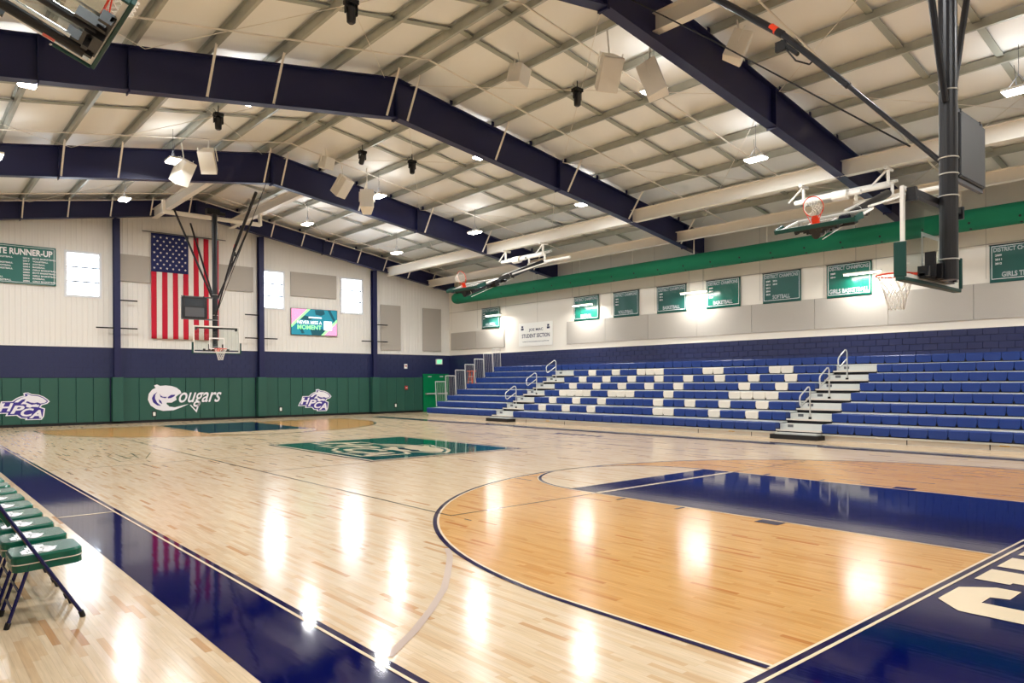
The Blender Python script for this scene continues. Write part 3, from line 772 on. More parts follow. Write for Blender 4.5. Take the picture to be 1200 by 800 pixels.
tx.build('lettering', 'scrwhite', sc, kind='stuff')
fit_text('MOMENT', 1.28, .22, lambda x, y, z: face_far(x, y, z), .33, zz-.004, .29, .018).build('lettering', 'lime', sc)
pf('white_square', [[(1.74, .28), (2.18, .28), (2.18, .74), (1.74, .74)]], 'scrwhite', .0035)

# ------------------------------------------------------------------ banners on the right wall
BAN = [(28.69, 27.17, 5.66, 4.55, 3, 'VOLLEYBALL'), (21.67, 20.1, 5.64, 4.5, 0, 'SOFTBALL'), (19.22, 17.77, 5.62, 4.5, 3, 'VOLLEYBALL'), (16.8, 15.31, 5.62, 4.5, 3, 'BASKETBALL'),
       (14.37, 12.86, 5.62, 4.5, 4, 'BASKETBALL'), (11.93, 10.45, 5.62, 4.5, 7, 'SOFTBALL'), (9.52, 8.01, 5.62, 4.48, 2, 'GIRLS BASKETBALL'), (4.65, 3.1, 5.60, 4.5, 3, 'GIRLS TRACK')]
BL = ['farthest, close to the corner above the guard rails', 'first past the student banner, behind a lamp', 'second past the white student banner', 'third past the student banner, left of a lamp', 'fourth past the student banner, right of a lamp', 'fifth past the student banner, two columns of years', 'left of the near hoop, lamp across it', 'right of the near hoop at the picture edge']
for (y1, y0, z1, z0, ny, sport), bl in zip(BAN, BL):
    b = empty('banner', (XR-.03, y1, z0), label='green award banner, ' + bl, cat='banner')
    w_, h_ = y1-y0, z1-z0
    vs = []; nx, nz = 24, 14
    for i in range(nx+1):
        for j in range(nz+1):
            u, v = i/nx, j/nz
            vs.append((-.03-.012*math.sin(u*13+v*3)*v*(1-v)*4, -u*w_, v*h_))
    o = MB().add(vs, [(i*(nz+1)+j, (i+1)*(nz+1)+j, (i+1)*(nz+1)+j+1, i*(nz+1)+j+1) for i in range(nx) for j in range(nz)]).build('cloth', 'bannergreen' if ny in (0, 4, 2) else 'bannergreen_dull', b, smooth=True)
    sm = o.modifiers.new('s', 'SOLIDIFY'); sm.thickness = .004
    mb = MB(); xx = -.048
    for a_ in ((.05, w_-.05, .10, .115), (.05, w_-.05, h_-.05, h_-.035), (.05, .065, .10, h_-.035), (w_-.065, w_-.05, .10, h_-.035)):
        mb.box(xx, xx+.003, -a_[1], -a_[0], a_[2], a_[3])
    mb.build('border', 'sigtxt', b)
    tx = MB()
    t_ = fit_text('DISTRICT CHAMPIONS', w_-.2, .13, lambda x, y, z: face_right(x, y, z), xx, -.1, h_-.21, .03); tx.add(t_.v, t_.f); tx.build('lettering', 'lilac', b, kind='stuff'); tx = MB()
    wd = min(w_-.2, len(sport)*.085)
    t_ = fit_text(sport, wd, .15, lambda x, y, z: face_right(x, y, z), xx, -(w_-wd)/2, .15, .03); tx.add(t_.v, t_.f)
    tx.build('lettering', 'lilac', b, kind='stuff')
    yr = MB()
    for k in range(ny):
        t_ = fit_text(['2009', '2011', '2012', '2014', '2015', '2016', '2018'][k], .17, .06, lambda x, y, z: face_right(x, y, z), xx, -(.14+.27*(k // 5)), h_-.34-(k % 5)*.12, .03); yr.add(t_.v, t_.f)
    if ny: yr.build('years', 'sigtxt', b, kind='stuff')
    MB().tube((-.04, 0.02, h_), (-.04, -w_-.02, h_), .012, 6).build('rod', 'blackmetal', b)
# white student section banner
b = empty('banner', (XR-.03, 25.66, 3.47), label='white student section banner on the wall above the far bleachers', cat='banner')
MB().box(-.012, 0, -2.5, 0, 0, 1.18).build('cloth', 'whitemetal', b)
tx = MB()
for body, u0, w_, z0, h_ in (('JOE MAC', .78, 1.05, .72, .17), ('STUDENT SECTION', .25, 2.05, .42, .2), ('HOME OF THE COUGARS LOUD AND PROUD', .3, 1.95, .2, .05)):
    t_ = fit_text(body, w_, h_, lambda x, y, z: face_right(x, y, z), -.015, -u0, z0, .02); tx.add(t_.v, t_.f)
for u0 in (.18, 2.1): tx.box(-.016, -.013, -u0-.2, -u0, .82, .92); tx.box(-.016, -.013, -u0-.17, -u0-.03, .94, 1.04)
tx.build('lettering', 'navysteel', b, kind='stuff')

# ------------------------------------------------------------------ fabric duct
DX, DZ, DR = 21.2, 6.25, .305
dc = empty('air_duct', (DX, YF, DZ), label='long round green fabric air duct hung along the right wall', cat='duct')
vs = []; fs = []; n_ = 32; ys = [-YF+YB+.5] + [(-YF+YB+.5)+(29.6-YB-.5)*i/60 for i in range(1, 61)]
prof = [(y, DR*(1+.008*math.sin(y*2.3))) for y in ys] + [(-2.1, DR*.97), (-2.0, DR*.86), (-1.94, DR*.6), (-1.92, .02)]
for y, r in prof:
    for k in range(n_): vs.append((r*math.cos(2*PI*k/n_), y, r*math.sin(2*PI*k/n_)))
for i in range(len(prof)-1):
    for k in range(n_): fs.append((i*n_+k, i*n_+(k+1) % n_, (i+1)*n_+(k+1) % n_, (i+1)*n_+k))
MB().add(vs, fs).build('fabric_tube', 'duct', dc, smooth=True)
nz = MB(); y = -2.6
while y > YB-YF+1:
    for an in (math.radians(205), math.radians(245)):
        c_ = Vector((DR*1.0*math.cos(an), y, DR*math.sin(an))); d_ = Vector((math.cos(an), 0, math.sin(an)))
        nz.tube(c_-d_*.01, c_+d_*.006, .035, 10)
    y -= 1.22
nz.build('nozzles', 'black', dc, kind='stuff')
y = -2.3
while y > YB-YF+1:
    MB().box(-.01, .01, y-.02, y+.02, DR, 1.2).build('hanger', 'creamsteel', dc); y -= 3.05

# ------------------------------------------------------------------ lights
def area(parent, sx, sy, power, loc, col=LIGHT_COL):
    ld = bpy.data.lights.new('lamp_or_fill_light', 'AREA'); ld.shape = 'RECTANGLE'; ld.size = sx; ld.size_y = sy; ld.energy = power; ld.color = col
    lo = bpy.data.objects.new('lamp_or_fill_light', ld); COL.objects.link(lo); lo.location = loc; lo.parent = parent; return lo
hb_house = MB().box(-.17, .17, -.29, .29, .02, .075).mesh('housing', 'whitemetal')
hb_lens = MB().add([(-.16,-.28,.02),(.16,-.28,.02),(.16,.28,.02),(-.16,.28,.02),(-.13,-.25,-.025),(.13,-.25,-.025),(.13,.25,-.025),(-.13,.25,-.025)], [(4,5,6,7),(0,1,5,4),(1,2,6,5),(2,3,7,6),(3,0,4,7)]).mesh('lens', 'lens')
hb_cab = MB().tube((0, -.22, .07), (0, 0, .35), .006, 5).tube((0, .22, .07), (0, 0, .35), .006, 5).tube((0, 0, .35), (0, 0, .98), .006, 5).tube((0, .03, .075), (.08, .1, .6), .006, 5).mesh('hanger_cable', 'greymetal')
cols = {-0.2: 'outer left row', 4.2: 'row left of the ridge', 11.3: 'row right of the ridge', 15.75: 'bleacher side row'}
rws = [(-4.0, 'behind the viewpoint'), (2.3, 'near bay'), (8.4, 'beyond the nearest rafter'), (14.9, 'beyond the second rafter'), (21.0, 'before the third rafter'), (27.0, 'far bay')]
for x, cn in cols.items():
    for y, rn in rws:
        z = 9.05-SL*abs(x-RIDGE)
        t = empty('ceiling_light', (x, y, z), label='high bay lamp, %s, %s' % (cn, rn), cat='lamp', group='high bay lamps under the roof')
        inst('housing', hb_house, t); inst('lens', hb_lens, t); inst('hanger_cable', hb_cab, t)
        area(t, .30, .54, HIGHBAY_W, (0, 0, -.03))
        area(t, .30, .54, CEILING_FILL_W, (0, 0, .08)).rotation_euler = (PI, 0, 0)  # upward fill light, added above the housing to brighten the ceiling
pn_house = MB().box(-.06, .06, -.6, .6, .02, .06).mesh('housing', 'whitemetal')
pn_tube = MB().tube((-.025, -.58, 0), (-.025, .58, 0), .014, 8).tube((.03, -.58, 0), (.03, .58, 0), .014, 8).mesh('lamp_tube', 'lens')
pn_cab = MB().tube((0, .2, .06), (0, .2, 1.6), .005, 5).tube((0, -.45, .06), (0, -.45, 1.6), .004, 5).mesh('hanger_cable', 'greymetal')
for y, n_ in ((27.25, 'in front of the farthest green banner'), (20.74, 'at the first banner past the student banner'), (14.7, 'between fourth and fifth green banners'), (8.15, 'left of the near hoop'), (2.0, 'out at the near end of the right wall'), (-4, 'behind the viewpoint')):
    t = empty('ceiling_light', (21.78, y, 5.16), label='strip lamp by the right wall, ' + n_, cat='lamp')
    inst('housing', pn_house, t); inst('lamp_tube', pn_tube, t); inst('hanger_cable', pn_cab, t)
    area(t, .12, 1.15, PENDANT_W, (0, 0, -.03), (1, .98, .95))

# ------------------------------------------------------------------ basketball hoops
def net_mb(c, R, rings=6, n=12, h=.45, flip=1):
    mb = MB(); prev = None
    for k in range(rings+1):
        t = k/rings; r = R*(1-.62*t**.8) if k < rings else R*.40
        off = .5 if k % 2 else 0
        cur = [(c[0]+r*math.cos(2*PI*(i+off)/n), c[1]+r*math.sin(2*PI*(i+off)/n), c[2]-h*t) for i in range(n)]
        if prev:
            for i in range(n):
                if k % 2: mb.tube(prev[i], cur[i], .005, 4, cap=False); mb.tube(prev[(i+1) % n], cur[i], .005, 4, cap=False)
                else: mb.tube(prev[i], cur[i], .005, 4, cap=False); mb.tube(prev[i], cur[(i+1) % n], .005, 4, cap=False)
        prev = cur
    return mb
RC = (0, .38+.02, .15)
net_down = net_mb(RC, .225).mesh('net', 'net')
def net_side():     # a net that hangs under gravity when the hoop is folded up: it falls to one side
    mb = net_mb(RC, .225, h=.26); return mb.mesh('net', 'net')
net_fold = net_side()
def hoop(name, root_kw, mast_len, folded=False, clock=0, twin=False):
    g = empty(name, (0, 0, 0), **root_kw)
    hw = .915
    fr = MB()
    fr.box(-hw, hw, -.04, 0, 0, .05); fr.box(-hw, hw, -.04, 0, 1.02, 1.07); fr.box(-hw, -hw+.05, -.04, 0, .05, 1.02); fr.box(hw-.05, hw, -.04, 0, .05, 1.02)
    fr.build('board_frame', 'whitemetal', g)
    MB().box(-hw+.05, hw-.05, -.026, -.014, .05, 1.02).build('glass', 'glass', g)
    sq = MB(); b0, b1, z0, z1, t = -.305, .305, .15, .61, .05
    for yy in (-.0138,):
        sq.quad((b0, yy, z0), (b1, yy, z0), (b1, yy, z0+t), (b0, yy, z0+t)); sq.quad((b0, yy, z1-t), (b1, yy, z1-t), (b1, yy, z1), (b0, yy, z1))
        sq.quad((b0, yy, z0+t), (b0+t, yy, z0+t), (b0+t, yy, z1-t), (b0, yy, z1-t)); sq.quad((b1-t, yy, z0+t), (b1, yy, z0+t), (b1, yy, z1-t), (b1-t, yy, z1-t))
    sq.build('target_square', 'boardline', g)
    pd = MB(); q = .04
    pd.box(-hw-q, hw+q, -.06, .04, -.045, .0); pd.box(-hw-q, -hw, -.075, .06, 0, .41); pd.box(hw, hw+q, -.075, .06, 0, .41)
    pd.build('edge_pad', 'boardpad', g, bevel=.008)
    MB().ring(RC, .235, .01, n=32).build('rim', 'rim', g, smooth=True)
    MB().prism([(-.09, .0), (.09, .0), (.09, .13), (.05, .2), (-.05, .2), (-.09, .13)], .118, .15).box(-.09, .09, -.0, .015, .05, .15).tube((-.07, .01, .06), (-.2, .3, .14), .008, 6).tube((.07, .01, .06), (.2, .3, .14), .008, 6).build('rim_bracket', 'rim', g)
    inst('net', net_fold if folded else net_down, g)
    bk = MB()
    bk.box(-.15, .15, -.2, -.04, .03, .22); bk.box(-.5, .5, -.12, -.06, .02, .07)
    bk.box(-.04, .04, -.3, -.04, .12, .18); bk.box(-.3, -.24, -.16, -.05, .05, .35); bk.box(.24, .3, -.16, -.05, .05, .35)
    bk.box(-.5, -.44, -.16, -.04, .04, .16); bk.box(.44, .5, -.16, -.04, .04, .16)
    bk.build('mounting_bracket', 'blackmetal', g)
    MB().bar((-.8, -.09, 1.0), (.8, -.09, 1.0), .07, .08).box(-.82, -.76, -.14, -.03, .9, 1.06).box(.76, .82, -.14, -.03, .9, 1.06).build('top_crossbar', 'blackmetal', g)
    if twin:
        for q in (-.44, .12): MB().tube((q, -.13, 0.12), (q, -.16, mast_len), .085 if q < 0 else .045, 18).build('mast', 'blackmetal', g)
        MB().tube((-.25, -.16, .3), (-.25, -.16, mast_len), .02, 8).build('brace_rod', 'whitemetal', g)
        MB().tube((-.86, -.1, .42), (-.45, -.28, .42), .012, 6).build('bolt', 'chrome', g)
        MB().box(-.48, -.42, -.222, -.212, .40, .52).build('warning_label', 'redlabel', g)
    else:
        MB().tube((0, -.22, 0.02), (0, -.22, mast_len), .104, 20).build('mast', 'blackmetal', g)
        if folded:
            for q in (-.28, .28): MB().tube((q, -.2, .2), (q*.1, -.22, mast_len*.9), .03, 10).build('brace_rod', 'blackmetal', g)
            MB().tube((0, -.40, .3), (0, -.36, mast_len*.6), .012, 8).build('brace_rod', 'whitemetal', g)
    for z in (.27, 1.05, 1.32, 1.52, 2.35):
        if not twin: MB().ring((0, -.22, z), .111, .008, n=20, k=5).build('clamp_ring', 'chrome', g)
    if clock:
        cx_ = .82*clock
        ck = MB().box(cx_-.48, cx_+.48, -.24, -.10, 1.36, 2.18).build('shot_clock', 'blackmetal', g, bevel=.01)
        MB().box(cx_-.46, cx_+.46, -.25, -.24, 1.38, 2.16).build('back_panel', 'clockgrey', ck)
        MB().box(cx_-.36, cx_+.36, -.10, -.092, 1.42, 1.78).build('display', 'clockgrey', ck); MB().box(cx_-.36, cx_+.36, -.10, -.092, 1.84, 2.1).build('display', 'darkglass', ck)
        for zz_ in (2.21, 1.33): MB().bar((0, -.19, zz_), (cx_+.48*clock, -.19, zz_), .05, .05).build('clock_bracket', 'greymetal', g)
        for q in (.45, 1.2): MB().box(q*clock-.02, q*clock+.02, -.22, -.15, 2.08, 2.25).build('clip', 'black', g)
    return g
# near and far court hoops
near = hoop('basketball_hoop', dict(label='nearest glass basketball hoop on a black roof mast, lowered for play', cat='basketball hoop'), 6.35, clock=1)
near.location = (7.62, 1.22, 2.90)
farh = hoop('basketball_hoop', dict(label='far glass basketball hoop lowered in front of the flag wall', cat='basketball hoop'), 5.6, clock=1)
farh.location = (7.62, 27.43, 2.90); farh.rotation_euler = (0, 0, PI)
def struts(g, zb, ztop_, fwd):
    MB().tube((0, -.15, 1.48), (0, 1.0, 2.80), .032, 10).tube((0, 1.0, 2.80), (0, 1.95, 3.85), .045, 10).tube((0, 1.95, 3.85), (0, fwd, ztop_), .055, 10).build('brace_rod', 'blackmetal', g)
    lk = MB().tube((0, 1.72, 3.48), (0, 1.98, 3.76), .03, 8).box(-.03, .03, 1.9, 2.06, 3.62, 3.76).path([(0, 1.9, 3.62), (0, 1.75, 3.4), (0, 1.55, 3.28), (0, 1.45, 3.34)], .012, 6).build('brace_lock', 'black', g)
    MB().tube((0, 2.04, 3.93), (0, 2.14, 4.03), .057, 10).build('red_band', 'rim', lk)
    for s_ in (-1, 1): MB().tube((s_*.1, -.22, 2.2), (s_*1.55, -.22, ztop_), .04, 10).build('side_rod', 'blackmetal', g)
    MB().tube((0, .22, 1.78), (0, 3.06, 4.13), .012, 6).tube((0, 3.06, 4.13), (0, 5.4, 6.0), .012, 6).build('hoist_cable', 'black', g)
struts(near, 0, 5.95, 4.35)
MB().box(.325, .34, -.20, -.14, 1.62, 1.75).build('tag', 'yellow', near)
struts(farh, 0, 5.6, 4.15)
MB().tube((0, -.3, 2.1), (0, -3.3, 5.75), .04, 8).build('brace_rod', 'blackmetal', farh)
MB().tube((-1.9, -.3, 5.45), (1.9, -.3, 5.45), .09, 14).box(-1.95, -1.85, -.4, -.2, 5.4, 5.9).box(1.85, 1.95, -.4, -.2, 5.4, 5.9).build('header_tube', 'creamsteel', farh)
MB().box(-.25, .25, -.6, -.3, 5.6, 5.85).tube((.1, -.45, 5.7), (-.5, -.45, 5.7), .07, 10).build('winch', 'blackmetal', farh)
MB().tube((-1.9, -.3, 6.1), (1.9, -.3, 6.1), .08, 14).build('header_tube', 'creamsteel', near)
# folded side hoops
def folded(loc, rz, tilt, lab, twin, L_=4.3):
    g = hoop('basketball_hoop', dict(label=lab, cat='basketball hoop'), L_, folded=True, twin=twin)
    # local +y is the court side of the board; swinging the mast up towards the court turns the board face upward
    R = Matrix.Rotation(rz, 4, 'Z') @ Matrix.Rotation(tilt, 4, 'X')
    g.matrix_world = Matrix.Translation(loc) @ R
    return g
def header(parent_root, pts_local, name, m='whitemetal', r=.055):
    pass
def side_hoop(bx, by, bz, side, lab):
    # side = +1: hung from the right side and facing the left, mast rises towards +X
    rz = PI/2*side
    tilt = math.radians(68)
    g = folded((bx, by, bz), rz, tilt, lab, side < 0)
    inv = g.matrix_world.inverted()
    px, pz = bx+side*4.12, 6.86
    iv = lambda *p: inv @ Vector(p)
    for z, r, xo in ((pz, .075, 0), (pz+.16, .045, side*.35)):
        MB().tube(iv(px+xo, by-.1, z), iv(px+xo, by+2.6, z), r, 12).build('header_tube', 'whitemetal', g)
    MB().tube(iv(px, by-1.5, pz-.32), iv(px, by+.9, pz-.32), .06, 12).build('pivot_tube', 'whitemetal', g)
    for yy in (by+.0, by+2.35):
        h = MB(); h.tube(iv(px, yy, pz), iv(px, yy, 7.34), .045, 8); h.tube(iv(px, yy, 7.3), iv(px, yy+.45, pz+.05), .03, 8); h.tube(iv(px-.2, yy, 7.3), iv(px+.25, yy, 7.3), .05, 8)
        h.tube(iv(px-.1, yy, pz), iv(px+.4, yy, pz+.16), .05, 8)
        h.build('hanger', 'whitemetal', g)
    for yy in (by-.1, by+.85): MB().tube(iv(px, yy, pz), iv(px, yy, pz-.32), .045, 8).build('hanger', 'whitemetal', g)
    wn = MB(); wn.tube(iv(px-side*.5, by+1.25, pz-.15), iv(px-side*.5, by+.85, pz-.15), .14, 12)
    wn.tube(iv(px-side*.5, by+.85, pz-.15), iv(px-side*.5, by+.5, pz-.15), .07, 8).tube(iv(px-side*.5, by+1.0, pz-.1), iv(px, by+1.0, pz), .04, 8)
    wn.build('winch', 'whitemetal', g)
    for q in (-.3, .3):
        MB().tube(iv(px, by+q*2, pz-.32), iv(bx+side*2.2, by+q, bz+.72), .03, 8).build('fold_link', 'whitemetal', g)
    MB().box(-.34, .34, -.36, -.2, 1.3, 1.5).tube((-.3, -.3, 1.9), (.3, -.3, 1.9), .05, 8).tube((-.2, -.3, 2.4), (.2, -.3, 2.7), .04, 8).build('latch', 'black', g)
    return g
sA = side_hoop(13.7, 5.75, 5.22, 1, 'folded up side hoop under the nearest rafter, board turned flat')
sB = side_hoop(13.7, 19.15, 5.12, 1, 'folded up side hoop farther off, by the far end of the green duct')
sC = side_hoop(-.47, 6.56, 5.5, -1, 'folded up side hoop seen from below in the top left corner')

# ------------------------------------------------------------------ bleachers
X0, DXR, ZS, DZR = 17.40, .605, .44, .288
MODW = .4545
def seat_mesh(name, m):
    w_, h_, d_ = MODW-.013, .235, .27
    pts = [(0, .05), (.012, .0), (w_-.012, 0), (w_, .05), (w_, h_), (0, h_)]
    mb = MB(); n = len(pts)
    fr = [(0.0, a, b-h_) for a, b in pts]; fr[4] = (.022, w_-.004, 0); fr[5] = (.022, .004, 0)
    fr2 = [(0, w_, -.03), (0, 0, -.03)]
    v = [(0, .035, -h_), (0, w_-.035, -h_), (0, w_, -h_+.08), (0, w_, -.028), (.024, w_-.006, 0), (.024, .006, 0), (0, 0, -.028), (0, 0, -h_+.08)]
    bk = [(d_, y, z) for _, y, z in v]
    vs = v+bk; k = len(v)
    fs = [(0, 1, 2, 3, 6, 7), (3, 4, 5, 6)] + [(i, (i+1) % k, k+(i+1) % k, k+i) for i in range(k)] + [tuple(range(k, 2*k))[::-1]]
    mb.add(vs, fs); return mb.mesh(name, m)
sb, scm = seat_mesh('seat', 'seatblue'), seat_mesh('seat', 'seatcream')
CREAM = {2: {2, 5, 8, 15, 16, 20, 23}, 3: {2, 5, 8, 14, 17, 20, 23}, 4: {2, 3, 4, 5, 8, 9, 10, 14, 20, 21, 22, 23}, 5: {2, 5, 8, 11, 14, 20, 23},
         6: {2, 5, 8, 11, 14, 17, 20, 23}, 7: {2, 5, 8, 9, 10, 15, 16, 21, 22}}
YLE, YA1, YB1, YA2, YB2, YRE = 27.0, 22.0, 20.60, 8.78, 7.40, 2.40
def section(name, y1, y0, n, lab, creams=None, extra=0):
    sct = empty(name, (X0, y0, 0), label=lab, cat='bleachers')
    mw = (y1-y0)/n
    for k in range(1, 9):
        x = X0+DXR*(k-1); z = ZS+DZR*(k-1)
        lo = -extra if k == 8 else 0
        for i in range(lo, n):
            cr = creams and k in creams and i in creams[k]
            yy = y1 - mw*(i+1)
            o = inst('seat', scm if cr else sb, sct, (x-X0, yy-y0+.0065, z)); o.scale[1] = mw/MODW
            if cr: o['label'] = 'cream seat block'
        e_ = extra*mw if k == 8 else 0
        xm_ = min(x-X0+DXR+.05, XR-.06-X0)
        MB().box(x-X0+.24, xm_, 0, y1-y0+e_, z-.02, z).box(x-X0+.03, x-X0+.08, 0, y1-y0+e_, z-.31, z-.262).build('deck', 'deck', sct)
        MB().box(x-X0+.06, xm_, 0.01, y1-y0-.01+e_, z-.26, z-.03).build('shade_riser', 'under', sct)  # dark colour stands for the shadow under each seat block
    MB().box(.1, .14, 0, y1-y0, 0, .18).build('skirt_board', 'skirt', sct)
    return sct
s1 = section('bleacher_section', YLE, YA1, 11, 'far bleacher section of eight blue seat rows, left of the first aisle')
s2 = section('bleacher_section', YB1, YA2, 26, 'middle bleacher section, blue seats with cream seats spelling H P C A', CREAM, extra=3)
s3 = section('bleacher_section', YB2, YRE, 11, 'near bleacher section of plain blue seats, right of the second aisle', extra=3)
for s_, ys in ((s2, (19.88, 17.65, 11.53, 9.62)), (s3, (5.2, 3.35))):
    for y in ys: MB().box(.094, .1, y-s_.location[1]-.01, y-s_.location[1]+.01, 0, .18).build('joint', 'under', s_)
for s_, y in ((s2, 18.6), (s2, 10.3), (s3, 3.05)):
    MB().box(.085, .1, y-s_.location[1]-.1, y-s_.location[1]+.1, .1, .135).build('label_plate', 'yellow', s_)
# far guard rails at the end of the first section
for k in range(8):
    xa = .62+DXR*k; zb = .47+DZR*k; zt = 1.70+DZR*k; xb = min(xa+DXR-.03, XR-X0-.08)
    if xb-xa < .1: break
    r = MB(); yy = YLE-YA1+.06
    r.tube((xa, yy, zb), (xa-.06, yy, zt), .02, 8); r.tube((xb, yy, zb), (xb-.06, yy, zt), .02, 8); r.tube((xa-.06, yy, zt), (xb-.06, yy, zt), .02, 8); r.tube((xa, yy, zb+.07), (xb, yy, zb+.07), .012, 6)
    for q in range(1, 6): u = q/6; r.tube((xa+(xb-xa)*u, yy, zb+.07), (xa+(xb-xa)*u-.06, yy, zt), .0065, 5)
    r.build('guard_rail', 'chrome', s1)
# aisles
def aisle(y1, y0, lab, rail_side):
    a = empty('aisle_steps', (X0, y0, 0), label=lab, cat='steps'); w_ = y1-y0
    for k in range(1, 8):
        x = DXR*(k-1); z = ZS+DZR*(k-1)
        st = MB().box(x+.02, x+DXR+.04, .01, w_-.01, z-.225, z-.20).box(x+.25, x+DXR+.04, .01, w_-.01, z-.2, z-.035).build('step', 'deck', a)
        MB().box(x+.0, x+.03, .01, w_-.01, z-.232, z-.185).build('nosing', 'skirt', st)
        MB().box(x+.245, x+.255, w_-.42, w_-.25, z-.13, z-.05).build('slot', 'greymetal', st)
        MB().box(x+.06, x+DXR, .02, w_-.02, z-.5, z-.26).build('shade_riser', 'under', a)  # dark box painted in as the shaded gap between steps
    fs_ = MB().box(-.33, .1, -.05 , w_-.0, .0, .13).build('front_step', 'black', a); MB().box(-.22, .1, .02, w_-.1, .13, .175).build('tread', 'deck', fs_)
    for k in (2, 4, 6):
        x = DXR*(k-1)+.30; z = ZS+DZR*(k-1)-.22; y = w_*.55
        r = MB().path([(x-.05, y, z), (x-.05, y, z+.90), (x-.10, y, z+.97), (x-.18, y, z+.97), (x-.62, y, z+.72), (x-.66, y, z+.64), (x-.64, y, z+.46), (x-.56, y, z+.42), (x-.05, y, z+.70)], .021, 10).build('handrail', 'chrome', a, smooth=False)
        MB().tube((x-.05, y, z-.02), (x-.05, y, z+.09), .045, 12).build('socket', 'black', r)
    return a
aisle(YA1, YB1, 'pale aluminium aisle steps with three handrails, far aisle by the plain seats', 0)
aisle(YA2, YB2, 'pale aluminium aisle steps with three handrails, aisle right of the cream letters', 1)
# orange ladder behind the guard rails
t = empty('step_ladder', (21.3, 28.6, 0), label='orange step ladder standing behind the bleacher guard rails', cat='ladder')
for s_ in (0, .45): MB().bar((-.05, s_, 0), (.25, s_+(.06 if s_ == 0 else -.06), 2.25), .06, .03).build('rail', 'orange', t); MB().bar((.7, s_, 0), (.28, s_+(.06 if s_ == 0 else -.06), 2.25), .05, .03).build('rear_rail', 'orange', t)
for q in range(1, 8): MB().box(-.05+.3*q/8-.05, -.05+.3*q/8+.06, .02+.05*q/8, .43-.05*q/8, 2.25*q/8-.015, 2.25*q/8+.015).build('step', 'chrome', t)
MB().box(.1, .42, .02, .43, 2.23, 2.29).build('top_cap', 'orange', t)

# ------------------------------------------------------------------ folding chairs
def rrect(w_, d_, r, n=5):
    pts = []
    for cx_, cy_, a0 in ((w_/2-r, d_/2-r, 0), (-w_/2+r, d_/2-r, PI/2), (-w_/2+r, -d_/2+r, PI), (w_/2-r, -d_/2+r, 3*PI/2)):
        for i in range(n+1): pts.append((cx_+r*math.cos(a0+PI/2*i/n), cy_+r*math.sin(a0+PI/2*i/n)))
    return pts
def chair():
    # local: faces +x ; origin on the floor under the seat
    t = empty('folding_chair')
    hw = .215
    for s_ in (-1, 1):
        f = MB().path([(.235, s_*hw, .02), (-.30, s_*hw, .93)], .0125, 10).build('front_leg', 'chairnavy', t)
        MB().tube((.238, s_*hw, 0), (.222, s_*hw, .045), .019, 10).build('foot_cap', 'black', f)
        r = MB().path([(-.215, s_*(hw-.03), .02), (-.07, s_*(hw-.03), .47)], .0125, 10).build('rear_leg', 'chairnavy', t)
        MB().tube((-.221, s_*(hw-.03), 0), (-.207, s_*(hw-.03), .045), .019, 10).build('foot_cap', 'black', r)
    MB().tube((-.30, -hw, .93), (-.30, hw, .93), .0125, 10).build('top_bar', 'chairnavy', t)
    for xx, zz_, hh in ((-.185, .12, hw-.03), (-.15, .25, hw-.03), (.16, .145, hw)): MB().tube((xx, -hh, zz_), (xx, hh, zz_), .009, 8).build('crossbar', 'chairnavy', t)
    tilt = Matrix.Translation((.03, 0, .44)) @ Matrix.Rotation(math.radians(-3), 4, 'Y')
    pad = MB(); P = rrect(.44, .40, .075)
    for (z0, s0), (z1, s1) in (((0, .97), (.012, 1)), ((.012, 1), (.045, 1)), ((.045, 1), (.060, .95))):
        n = len(P); pad.add([(a*s0, b*s0, z0) for a, b in P]+[(a*s1, b*s1, z1) for a, b in P], [(i, (i+1) % n, n+(i+1) % n, n+i) for i in range(n)], tilt)
    pad.add([(a*.95, b*.95, .060) for a, b in P], [tuple(range(len(P)))], tilt)
    sp = pad.build('seat', 'chairpad', t)
    MB().prism([(a*1.012, b*1.012) for a, b in P], -.002, .004, m=tilt).build('piping', 'piping', sp)
    MB().prism([(a*.985, b*.985) for a, b in P], -.052, -.002, m=tilt).build('seat_pan', 'chairpad', t)
    # printed emblem on the seat: the same cougar design in white
    mb = MB(); MM = tilt @ Matrix.Translation((-.15, .17, .0605)) @ Matrix.Rotation(-PI/2, 4, 'Z')
    def T(pts): return [(a*.34, b*.29) for a, b in pts]
    poly(mb, T(LG_OUT), MM); mb.build('seat_print', 'logowhite', sp)
    mb = MB(); M2 = MM @ Matrix.Translation((0, 0, .0006))
    for p in LG_EYE: poly(mb, T(p), M2)
    for k_, (ax, ay, bx) in enumerate(((182, 478, 350), (315, 524, 478), (432, 578, 585), (528, 610, 680))):
        poly(mb, T(U([(ax+40, ay-60), (bx-10, ay-60), (bx-22, ay-48), (ax+30, ay-48)])), M2)
    poly(mb, T(U([(512,306),(490,320),(430,350),(400,330),(470,250),(455,245),(380,330),(430,365),(500,335)])), M2)
    mb.build('seat_print_detail', 'boardpad', sp)
    bt = Matrix.Translation((-.252, 0, .80)) @ Matrix.Rotation(math.radians(-30.5), 4, 'Y')
    MB().prism([(b, c) for b, c in rrect(.40, .22, .04)], -.012, .022, axis='x', m=bt).build('backrest', 'chairpad', t, bevel=.005)
    return t
ch0 = chair(); nchairs = 12
ordn = ['nearest', 'second', 'third', 'fourth', 'fifth', 'sixth', 'seventh', 'eighth', 'ninth', 'tenth', 'eleventh', 'farthest']
CX, CY, CS = -1.475, 4.03, .602
ch0['category'] = 'chair'; ch0['group'] = 'folding chairs in a row beside the court'
for i in range(nchairs):
    lab = 'green padded folding chair with navy tube legs, %s in the row by the blue border' % ordn[i]
    loc = (CX, CY+CS*i, 0)
    if i == 0: ch0.location = loc; ch0['label'] = lab
    else: dup(ch0, loc, label=lab)

